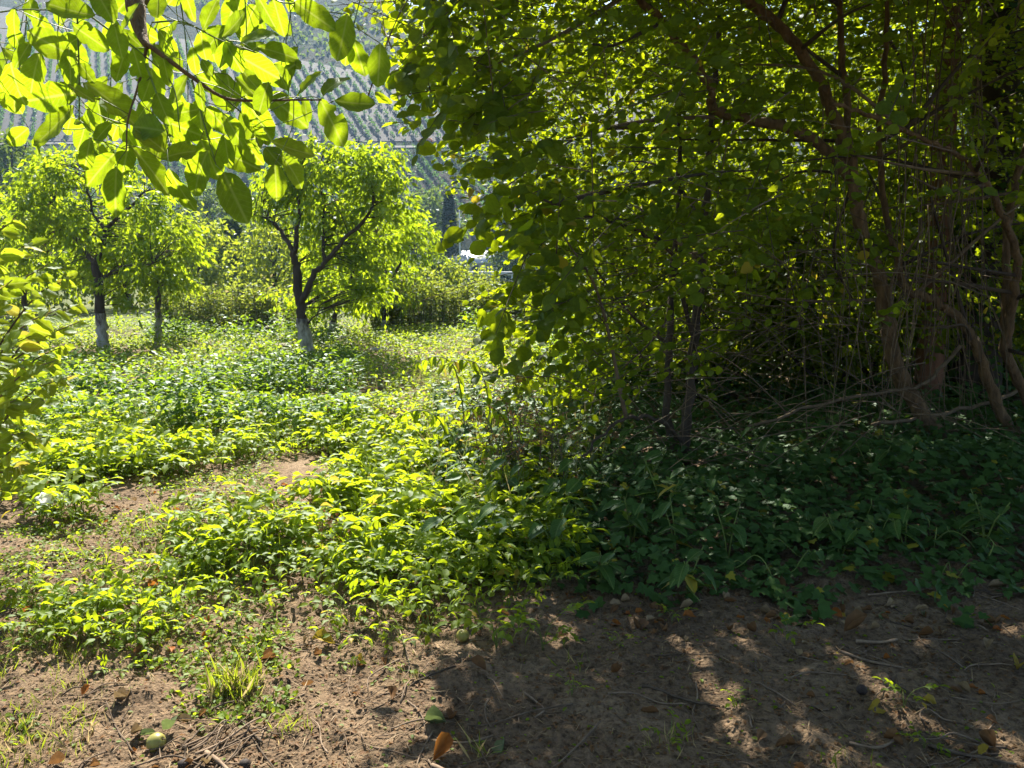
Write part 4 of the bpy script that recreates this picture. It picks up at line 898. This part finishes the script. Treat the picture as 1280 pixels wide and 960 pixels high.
# ------------------------------------------------------------------ walnut tree with overhanging branch
WL = [T_hi(w_, .10, d, 13, .58, .018, s, sh) for w_, d, s, sh in ((.27, .12, 21, .52), (.30, .28, 22, .55), (.25, .05, 23, .48), (.29, -.12, 24, .53))]
WL += [eaten(WL[0], 1), eaten(WL[1], 2)]
WLm = [mesh('walnut_leaf', t[0], t[1], M['walnut'], True, t[2]) for t in WL]
r = nprs(130); wb = np.array([-2.3, -1.9, 0.]); wb[2] = float(gz(wb[0], wb[1])); wal = thing('walnut_tree', 'walnut tree branch with large backlit leaves hanging overhead', 'tree', wb)
Lw = lambda u, v, Y: px(u, v, Y) - wb
top = np.array([.1, .1, 3.4])
q = smoothline([[0, 0, -.1], [.05, .02, 1.5], top], 5); link('trunk', mesh('trunk', *tube(q, taper(.21, .14, len(q)), 14, .03, r), M['bark'], True), wal)
q = smoothline([top - [0, 0, .2], [.3, 1.6, 3.7], [.9, 3.2, 3.5], Lw(160, -90, 2.25), Lw(168, 0, 2.1), Lw(176, 40, 2.05), Lw(184, 58, 2.0)], 6); link('limb', mesh('limb', *tube(q, taper(.08, .008, len(q), .6), 8, .04, r), M['bark'], True), wal)
rach = []
def twig(pts, a, b):
    q = smoothline([Lw(*p) for p in pts], 6); link('twig', mesh('twig', *tube(q, taper(a, b, len(q)), 5), M['bark' if a > .003 else 'stem'], True), wal); rach.append(q)
Yw = 2.0
twig([(184, 55, Yw), (215, 78, Yw), (245, 100, Yw), (280, 122, Yw - .02), (315, 126, Yw - .05), (360, 125, Yw - .08), (402, 125, Yw - .1)], .0065, .0018)
twig([(184, 55, Yw), (178, 85, Yw + .02), (172, 110, Yw), (160, 150, Yw - .05), (158, 188, Yw - .08)], .0045, .0016)
twig([(95, -30, Yw + .05), (97, 30, Yw), (99, 90, Yw), (99, 150, Yw)], .0026, .0016)
twig([(100, 10, Yw + .1), (140, 40, Yw + .05), (175, 65, Yw + .02), (215, 105, Yw), (225, 165, Yw - .05)], .003, .0015)
twig([(190, 28, Yw + .1), (230, 28, Yw), (275, 50, Yw), (320, 66, Yw - .05)], .0025, .0015)
twig([(240, 100, Yw), (250, 135, Yw), (258, 165, Yw - .03), (270, 205, Yw - .06)], .0028, .0015)
twig([(330, -30, Yw), (345, 0, Yw), (380, 5, Yw - .1)], .0028, .0015)
twig([(182, 80, Yw), (200, 130, Yw - .06), (210, 170, Yw - .1)], .0026, .0015)
twig([(-30, 20, Yw + .1), (30, 12, Yw + .1), (95, 15, Yw + .05)], .0024, .0014)
twig([(460, -40, 2.4), (450, 0, 2.4), (438, 48, 2.4)], .0024, .0014)
twig([(280, 122, Yw), (310, 150, Yw + .05), (325, 185, Yw + .05)], .0024, .0014)
for k in range(8):   # finer twigs behind and above the ones in view
    u0 = -60 + k * 75; twig([(u0 + 40, -380, Yw + .3), (u0 + 20, -240, Yw + .2), (u0, -120, Yw + .15), (u0 - 15, -50, Yw + .1)], .003, .0014)
for (u0, v0, u1, v1) in ((30, -60, 20, 110), (130, -60, 135, 150), (215, -60, 235, 175), (300, -60, 300, 130), (360, -60, 350, 90), (175, 60, 190, 200), (60, -40, 70, 60), (260, 40, 285, 170)):
    twig([(u0, v0, Yw + .4), ((u0 + u1) / 2 + 8, (v0 + v1) / 2, Yw + .33), (u1, v1, Yw + .28)], .0024, .0012)
LV = [(14,25,30,100),(16,45,32,80),(10,105,55,100),(50,30,40,60),(45,90,50,95),(60,120,74,172),(67,158,72,140),(70,60,58,200),(84,82,46,90),(138,122,78,30),(88,14,62,190),(134,10,52,60),(200,12,38,80),(207,52,34,60),(262,18,42,300),(300,35,50,340),
 (249,57,36,100),(218,38,26,300),(260,85,26,60),(278,68,36,110),(289,115,46,80),(310,100,42,60),(153,85,44,100),(168,82,44,80),(182,110,34,120),(110,92,34,60),(123,135,44,80),(110,150,28,100),(125,165,38,140),(107,193,42,110),(124,212,56,135),(140,240,64,100),
 (185,215,74,60),(219,242,66,72),(175,157,62,200),(190,175,52,220),(225,187,54,340),(244,215,64,120),(259,200,54,60),(297,197,58,10),(295,248,72,62),(272,150,44,40),(290,162,44,70),(228,160,54,20),(225,140,48,340),(347,20,46,90),(394,20,62,32),(322,44,48,330),
 (347,64,50,10),(319,81,60,30),(309,110,40,50),(358,137,64,40),(319,148,62,70),(364,108,26,280),(387,105,44,310),(417,97,52,305),(414,152,64,65),(444,130,52,5),(383,138,34,80),(428,47,60,110),(432,62,36,95),(446,73,50,85),(472,80,52,95),(365,187,58,10),
 (347,200,44,50),(367,215,48,60),(347,228,46,80),(312,190,40,70),(160,20,44,120),(110,45,46,30),(150,50,44,70),(235,5,40,70),(330,10,44,60),(290,70,40,60),(240,75,34,100),(205,90,34,90),(30,70,40,110),(100,115,36,40),(205,135,42,60),(250,120,36,80),(330,125,46,100),(280,190,44,100)]
def wleaf(u, v, L, ang, Y, fl=0.0):
    a = math.radians(ang); ux, vx = math.cos(a), math.sin(a); size = L / F * Y * .95
    b = px(u - ux * L / 2, v - vx * L / 2, Y); ax = np.array([ux, r.normal(0, .30), -vx]); nn = np.array([r.normal(0, .35), -.85, .45 + r.normal(0, .35)])
    leaf_obj(WLm[r.choice(6, p=[.23, .23, .23, .23, .05, .03])], wal, b - wb, ax, nn, size, r.uniform(.92, 1.12)); return b - wb
RA = np.concatenate(rach); pet = []
def petiole(b, rad=.0011):
    i = np.argmin(np.linalg.norm(RA - b, axis=1)); s = RA[i]; q = smoothline([s, (s + b) / 2 + r.normal(0, .008, 3), b], 3); pet.append(tube(q, rad, 4))
for (u, v, L, a) in LV: petiole(wleaf(u, v, L, a + r.normal(0, 5), Yw + r.uniform(-.22, .14)))
for k in range(105):   # leaves behind, partly hidden
    u = r.uniform(-30, 375); v = r.uniform(-30, 215) * (1 - .0012 * abs(u - 180)); petiole(wleaf(u, v, r.uniform(28, 50), r.uniform(20, 160), Yw + r.uniform(.12, .5)))
for k in range(55):   # leaves above the frame, whose shadows fall on those below
    u = r.uniform(-80, 520); v = r.uniform(-330, -30); petiole(wleaf(u, v, r.uniform(45, 62), r.uniform(20, 160), Yw + r.uniform(-.2, .75)))
c = rvec(r, 150) * r.uniform(.3, 1, (150, 1)) ** .5 * [4.2, 3.4, 1.9] + [.2, -1.2, 5.2]
for k in range(9):
    e = c[r.integers(150)]; q = smoothline([top, (top + e) / 2 + [0, 0, .4], e], 5); link('limb', mesh('limb', *tube(q, taper(.07, .015, len(q)), 7), M['bark'], True), wal)
link('crown', mesh('crown', *crown_leaves(r, c, r.uniform(.5, .9, 150), 60, T_round(.27, .06, .15), .15, .4), M['walnut']), wal)  # unseen crown overhead, added to block sky light from above and behind
link('petioles', mesh('petioles', *join(pet), M['stem']), wal)['kind'] = 'stuff'

# ------------------------------------------------------------------ soil litter
r = nprs(140)
def crumbs(n, seed):
    r = nprs(seed); y = 1.7 + 3.6 * r.uniform(0, 1, n) ** 1.3; x = r.uniform(-.72, .80, n) * y
    T = np.array([[1, 0, -.4], [-.5, .87, -.4], [-.5, -.87, -.4], [.35, .55, .45], [-.7, 0, .4], [.4, -.5, .5]], float); Fx = np.array([[0, 3, 5], [0, 1, 3], [1, 4, 3], [1, 2, 4], [2, 5, 4], [2, 0, 5], [3, 4, 5]])
    P = np.stack([x, y, gz(x, y)], -1); T2 = T[:, [0, 1, 2]]
    return place((T2, Fx), P, rvec(r, n) * [1, 1, .3], UP + rvec(r, n) * .5, r.uniform(.0015, .0085, n) * (1 + 1.2 * (r.uniform(0, 1, n) > .96)))
tag(link('soil_crumbs', mesh('soil_crumbs', *crumbs(26000, 141), M['soil'])), 'loose crumbs of soil on the bare ground', kind='stuff')
def litter(n, seed, T, size, mat, name, label, yr=(1.8, 5.2), flat=.15):
    r = nprs(seed); y = yr[0] + (yr[1] - yr[0]) * r.uniform(0, 1, n) ** 1.2; x = r.uniform(-.72, .8, n) * y
    P = np.stack([x, y, gz(x, y) + .003], -1); A = rvec(r, n) * [1, 1, flat]
    return tag(link(name, mesh(name, *place(T, P, A, UP + rvec(r, n) * .3, size * r.uniform(.4, 1.5, n)), M[mat])), label, kind='stuff')
litter(7500, 142, T_low(.032, .02, .02), .05, 'tan', 'straw_litter', 'fine straw and stalk bits strewn over the soil')
litter(9000, 143, T_low(.32, .25, .1), .017, 'brown', 'leaf_crumbs', 'crumbled brown leaf bits on the soil')
litter(2200, 144, T_round(.35, .1, .1), .015, 'herb', 'seedling_leaves', 'tiny green seedlings dotted over the soil', (2.0, 5))
# sticks, one by one
def stick(P, rad, label, group, mat='stick'):
    P = smoothline(P, 4); c = P.mean(0); P = P.copy(); P[:, 2] = np.maximum(P[:, 2], gz(P[:, 0], P[:, 1]) + rad * .5)
    c[2] = P[:, 2].min()
    o = link('stick', mesh('stick', *tube(P - c, taper(rad, rad * .55, len(P)), 6, .10, r), M[mat], True), None, c); return tag(o, label, 'stick', group)
for k in range(290):
    y = 1.95 + 2.6 * r.uniform() ** 1.3; x = r.uniform(-.66, .70) * y
    if y > 3.7 and x < .3: continue
    a = r.uniform(0, 6.28); L = r.uniform(.06, .34) * (1 if r.uniform() < .8 else 1.6); pts = []
    for s in range(4):
        pts.append([x, y, float(gz(x, y)) + .004 + (.02 * r.uniform() if r.uniform() < .3 else 0)]); a += r.normal(0, .35); x += math.cos(a) * L / 3; y += math.sin(a) * L / 3
    sun_side = pts[0][0] < -.1
    stick(pts, r.uniform(.0012, .0042), 'thin dry twig lying on the ' + ('sunlit' if sun_side else 'shaded') + ' bare soil', 'twigs on ' + ('sunlit' if sun_side else 'shaded') + ' soil')
def ustick(uvs, rad, label, lift=.004):
    rad *= .72; P = [gnd(u, v) + [0, 0, rad + lift] for u, v in uvs]; stick(P, rad, label, None)
ustick([(258, 945), (278, 960), (300, 985)], .012, 'thick cut stick among the twig pile below the grass tuft')
ustick([(540, 960), (570, 975), (600, 1000)], .009, 'pale thick stick beside the orange leaf')
ustick([(803, 860), (840, 872), (875, 880), (900, 886)], .008, 'grey bent stick on shaded soil left of the light streaks')
ustick([(655, 868), (672, 880), (680, 890), (668, 900)], .006, 'forked grey twig at the shade boundary')
ustick([(1062, 932), (1095, 938), (1115, 930), (1121, 925)], .008, 'mossy hooked stick in the dappled shade')
ustick([(1050, 818), (1085, 830), (1130, 838)], .011, 'dark bark stick at the foot of the ivy bed')
ustick([(1070, 805), (1100, 806), (1122, 803)], .012, 'short dark branch piece below the ivy edge')
ustick([(988, 850), (1010, 843), (1058, 846)], .007, 'curved pale stick between the light streaks')
ustick([(945, 852), (970, 868), (995, 884)], .007, 'straight brown stick right of the grey bent stick')
ustick([(1160, 935), (1200, 945), (1270, 960)], .010, 'long stick half buried at the bottom of the dappled soil')
ustick([(1085, 742), (1130, 741), (1165, 738)], .008, 'pale straight branch lying along the ivy edge')
ustick([(1200, 735), (1240, 745), (1285, 742)], .009, 'brown branch in the leaf litter right of the ivy edge')
ustick([(85, 910), (105, 900), (118, 896)], .009, 'short brown stick on the sunlit soil near the fruit')
ustick([(185, 850), (187, 835), (188, 818)], .008, 'upright pale stub of stick among the fallen leaves')
ustick([(500, 790), (512, 835), (505, 850)], .005, 'bent twig with a fork on sunlit soil')
ustick([(515, 838), (540, 850)], .006, 'small side twig meeting the bent twig')

for k in range(26):   # twig pile below the grass tuft
    c0 = gnd(r.normal(275, 38), r.normal(925, 26)); a = r.normal(1.2, .7); L = r.uniform(.08, .26)
    pts = [c0 + np.array([math.cos(a) * L * t, math.sin(a) * L * t, .006 + .03 * r.uniform() * (t > 0)]) for t in (-.5, -.1, .3, .5)]
    stick(pts, r.uniform(.0016, .0045), 'dry twig in the loose pile below the green grass tuft', 'twigs of the pile')
# fallen leaves, one by one
FL = [T_hi(w_, f_, d, 8, .7, .05, s, .5, tc) for w_, f_, d, s, tc in ((.30, .6, .35, 31, .4), (.34, 1.0, -.25, 32, .3), (.26, .5, .6, 33, -.1), (.30, 1.3, .2, 34, .5), (.36, .5, -.5, 35, -.3))]
FLm = {c: [mesh('fallen_leaf', t[0], t[1], M[c], True, t[2]) for t in FL] for c in ('orange', 'brown', 'tan', 'yellow', 'palegreen')}
def fallen(p, size, col, label, group, ang=None, tilt=.25):
    p = np.array(p, float); a = r.uniform(0, 6.28) if ang is None else ang
    ax = np.array([math.cos(a), math.sin(a), r.normal(0, tilt * .5)]); nn = UP + r.normal(0, tilt, 3)
    p[2] = float(gz(p[0], p[1])) + .004 + .06 * size; p[:2] -= ax[:2] * size / 2
    o = leaf_obj(FLm[col][r.integers(5)], None, p, ax, nn, size, r.uniform(.8, 1.2), 'fallen_leaf'); return tag(o, label, 'leaf', group)
UN = [(192, 738, .075, 'orange', 'upright orange leaf on the soil in front of the herb bed'), (213, 812, .06, 'orange', 'crumpled orange leaf near the upright stick stub'), (108, 868, .05, 'orange', 'amber leaf at the edge of the grassy patch'), (548, 945, .10, 'orange', 'large orange leaf standing beside the thick pale stick'),
 (405, 808, .12, 'yellow', 'rolled yellow leaf lying across the soil above the clover sprig'), (565, 902, .08, 'brown', 'curled copper leaf beside the crumpled pale leaf'), (545, 910, .09, 'palegreen', 'crumpled pale green leaf near the large orange leaf'), (628, 936, .10, 'palegreen', 'grey green crumpled leaf on the shade boundary'),
 (1098, 888, .11, 'yellow', 'amber yellow leaf in a light streak'), (812, 890, .08, 'brown', 'tan curled leaf alone on shaded soil'), (770, 845, .07, 'brown', 'small tan leaf left of the grey bent stick'), (862, 774, .08, 'orange', 'glowing orange leaf under the ivy edge'), (795, 785, .12, 'brown', 'large brown leaf under the ivy edge'), (770, 778, .08, 'orange', 'rusty leaf beside the large brown leaf'),
 (1070, 794, .13, 'brown', 'big folded brown leaf at the foot of the ivy bed'), (1175, 796, .09, 'tan', 'flat tan leaf on bare shaded soil'), (1272, 838, .09, 'yellow', 'pale yellow leaf at the right side of the shaded soil'), (1165, 882, .06, 'yellow', 'faded yellow leaf beside the half buried stick'), (1230, 945, .05, 'yellow', 'small yellow leaf beneath the dappled twigs'), (1205, 865, .06, 'tan', 'tan leaf with a stick lying over it'),
 (250, 814, .06, 'palegreen', 'green cupped leaf near the orange leaf'), (345, 765, .07, 'tan', 'tan leaf below the herb bed'), (975, 735, .11, 'brown', 'brown leaf tucked into the ivy edge'), (1010, 822, .07, 'brown', 'pointed dry leaf hanging on the ivy fringe'), (80, 812, .08, 'tan', 'pale dry leaf by the grassy patch'), (32, 770, .07, 'orange', 'rust coloured leaf far along the sunny soil edge'), (130, 778, .07, 'orange', 'bright rust leaf beside the small dock plant')]
for (u, v, s, c, lb) in UN: fallen(gnd(u, v), s * .8, c, lb, None, tilt=.35)
for k in range(520):
    y = 2.1 + 3.2 * r.uniform(); x = r.uniform(-.64, .66) * y
    if k % 9 == 0: y = r.uniform(4.4, 6.6); x = -2.15 + .30 * (y - 5) + r.normal(0, .4)
    if vnoise(x * 1.7, y * 1.7, 85) + .5 * math.exp(-((y - 3.55) / .3) ** 2) < .36: continue
    if y > 3.9 and r.uniform() < .4: continue
    if k % 4 == 1: x = r.uniform(.1, 2.3); y = 3.42 + abs(r.normal(0, .16)) - .1 + .75 * max(0, .55 - x)
    sunny = x < -.15
    c = r.choice(['orange', 'brown', 'tan', 'yellow', 'palegreen'], p=[.27, .38, .23, .04, .08] if sunny else [.12, .58, .24, .03, .03])
    nm = {'orange': 'orange', 'brown': 'brown', 'tan': 'pale tan', 'yellow': 'yellow', 'palegreen': 'faded green'}[c]
    fallen([x, y, 0], r.uniform(.022, .062), c, 'small curled ' + nm + ' leaf among the litter on ' + ('sunlit' if sunny else 'shaded') + ' soil', nm + ' litter leaves, ' + ('sun' if sunny else 'shade'))

# fruit
def lathe(name, prof, mat, k=14, wob=0.0, seed=0):
    rr = nprs(seed); V = []; n = len(prof)
    for (ra, z) in prof:
        for j in range(k): a = j * 2 * math.pi / k; f = 1 + rr.normal(0, wob); V.append((ra * f * math.cos(a), ra * f * math.sin(a), z))
    V = np.array(V); i = np.arange(n - 1)[:, None] * k; j = np.arange(k)[None]; jn = (j + 1) % k
    return mesh(name, V, np.stack([i + j, i + jn, i + k + jn, i + k + j], -1).reshape(-1, 4), mat, True)
def fruit(u, v, rad, label, tilt, el=1.0):
    p = gnd(u, v); t = thing('fruit', label, 'fruit', p); n = 12
    prof = [(max(rad * math.sin(math.pi * i / n), .001) * (1 - .04 * math.cos(2 * math.pi * i / n)), rad * el * (1 - math.cos(math.pi * i / n)) - (.12 * rad if i in (0, n) else 0) * (1 if i else -1)) for i in range(n + 1)]
    b = link('flesh', lathe('flesh', prof, M['apple'], 16, .01, 3), t); b.rotation_euler = tilt; b.location = (0, 0, rad * .1)
    s = link('stalk', mesh('stalk', *tube([[0, 0, rad * el * 1.8], [.002, 0, rad * el * 2.05], [.006, 0, rad * el * 2.25]], .0016, 5), M['stick']), t); s.rotation_euler = tilt; s.location = (0, 0, rad * .1)
fruit(187, 935, .029, 'oval yellow green fruit lying on the sunlit soil', (.5, .9, .3), 1.15)
fruit(580, 800, .027, 'round green apple at the edge of the shade', (.4, -.2, 0), .95)
for (u, v, rd, lb) in ((230, 962, .018, 'black shrivelled walnut husk by the twig pile'), (306, 962, .018, 'black walnut husk right of the twig pile'), (1077, 868, .020, 'dark walnut husk in the light streak')):
    prof = [(max(rd * math.sin(math.pi * i / 9), .001), rd * .95 * (1 - math.cos(math.pi * i / 9))) for i in range(10)]
    tag(link('walnut_husk', lathe('walnut_husk', prof, M['husk'], 12, .06, int(u)), None, gnd(u, v)), lb, 'walnut')

# small plants on the bare soil
GBl = T_low(.035, .01, .25)
def tuft(u, v, n, h, label, group, mat='grass', spread=.04):
    p = gnd(u, v); P = np.zeros((n, 3)); P[:, :2] = r.normal(0, spread, (n, 2)); P[:, 2] = gz(p[0] + P[:, 0], p[1] + P[:, 1]) - p[2] - .004; d = np.stack([r.normal(0, .45, n), r.normal(0, .45, n), np.ones(n)], -1)
    return tag(link('grass_tuft', mesh('grass_tuft', *place(GBl, P, d, rvec(r, n), h * r.uniform(.4, 1.15, n)), M[mat]), None, p), label, 'grass', group)
tuft(292, 862, 130, .13, 'green grass tuft with dry brown base on the sunlit soil', None); tuft(300, 868, 130, .06, 'dry brown grass skirt round the green tuft', None, 'drygrass', .06)
tuft(365, 908, 46, .07, 'small grass sprig below the clover sprig', None); tuft(600, 945, 12, .14, 'few tall grass blades by the grey green leaf', None, 'grass', .015)
for k in range(46):
    u = r.uniform(-30, 105) if k < 34 else r.uniform(0, 250); v = r.uniform(775, 965) if k < 34 else r.uniform(745, 830)
    tuft(u, v, 20, .06, 'short grass tuft in the grassy patch beside the sunny soil', 'grass of the sunny patch', 'grass', .035)
for (u, v, n) in ((830, 935, 16), (850, 925, 14), (640, 800, 16), (1050, 955, 14), (720, 830, 12)): tuft(u, v, n, .08, 'weak grass tuft on shaded soil', 'grass on shaded soil')
for k, (u, v, s, lb) in enumerate([(425, 838, .9, 'clover like sprig below the rolled yellow leaf'), (385, 800, .8, 'small sprig left of the rolled yellow leaf'), (490, 812, .8, 'sprig with an orange leaf at its base'), (565, 775, .8, 'lone seedling left of the green apple'), (500, 855, .7, 'thin seedling beside the forked twig'), (655, 760, 1.1, 'feathery seedling in the shade below the margin plants'), (610, 752, 1.0, 'blue green seedling at the shade boundary'), (705, 812, .9, 'shaded seedling with two round leaves'), (925, 885, .7, 'bright seedling in the light streaks'), (1130, 885, 1.0, 'seedling over the straight stick in dappled shade'), (715, 870, .7, 'tiny seedling on dark soil'), (838, 930, .9, 'shaded seedling among weak grass'), (190, 820, .8, 'seedling beside the upright stick stub'), (150, 845, .9, 'sprawling seedling on sunny soil'), (100, 790, 1.0, 'leafy seedling at the grassy patch edge'), (1155, 935, .8, 'seedling by the half buried stick'), (985, 800, 1.0, 'ivy fringe seedling on the soil'), (840, 775, .8, 'small herb under the ivy edge'), (775, 810, .7, 'fading seedling on shaded soil'), (250, 735, .9, 'seedling before the herb bed'), (470, 760, 1.2, 'bright compound seedling at the herb bed corner'), (440, 740, 1.2, 'trailing compound seedling before the herb bed')]):
    me, lv, _ = protos[k % 8]; t = thing('seedling', lb, 'seedling', gnd(u, v), None, r.uniform(0, 6.28)); t.scale = (s * .62,) * 3
    link('stem', me, t)
    for (ci, p, a, nn, ls) in lv: leaf_obj(CL[ci], t, p, a, nn, ls)
leafy_plant('dock_plant', 'small upright dark dock plant on the sunlit soil', 'plant', None, gnd(112, 765), .07, 1, 5, .08, BLm, .2, -.5, r)
# white trumpet flower
p = gnd(57, 660); wf = thing('white_flower', 'white trumpet flower above a leaf on the sunny path edge', 'flower', p); h = .14
link('stalk', mesh('stalk', *tube(smoothline([[0, 0, -.01], [.01, 0, h * .5], [0, 0, h]], 4), .0025, 5), M['stem'], True), wf)
V = []; k = 20
for ra, z in ((.004, 0), (.010, .025), (.022, .045), (.042, .055), (.046, .050)):
    for j in range(k): a = j * 2 * math.pi / k; f = 1 + (.22 * math.cos(5 * a) if ra > .03 else 0); V.append((ra * f * math.cos(a), ra * f * math.sin(a), z))
i = np.arange(4)[:, None] * k; j = np.arange(k)[None]; jn = (j + 1) % k
pt = link('petals', mesh('petals', V, np.stack([i + j, i + jn, i + k + jn, i + k + j], -1).reshape(-1, 4), M['petal'], True), wf, (0, 0, h)); pt.rotation_euler = (.35, .5, 0)
for a in (0, 2.2, 4.2): leaf_obj(BLm[0], wf, np.array([0, 0, h * .55]), np.array([math.cos(a), math.sin(a), .4]), UP, .08)

# ------------------------------------------------------------------ haze
m, t = mat_new('haze'); q = N(t); pv = t.nodes.new('ShaderNodeVolumePrincipled')
pv.inputs['Color'].default_value = (.42, .66, 1, 1); pv.inputs['Density'].default_value = .00036; pv.inputs['Anisotropy'].default_value = .25
out = t.nodes.new('ShaderNodeOutputMaterial'); t.links.new(pv.outputs[0], out.inputs['Volume'])
tag(link('haze', boxmesh('haze', (-1700, -1700, -1.6), (1700, 1700, 215), m)), 'thin pale summer haze filling the valley', kind='stuff')
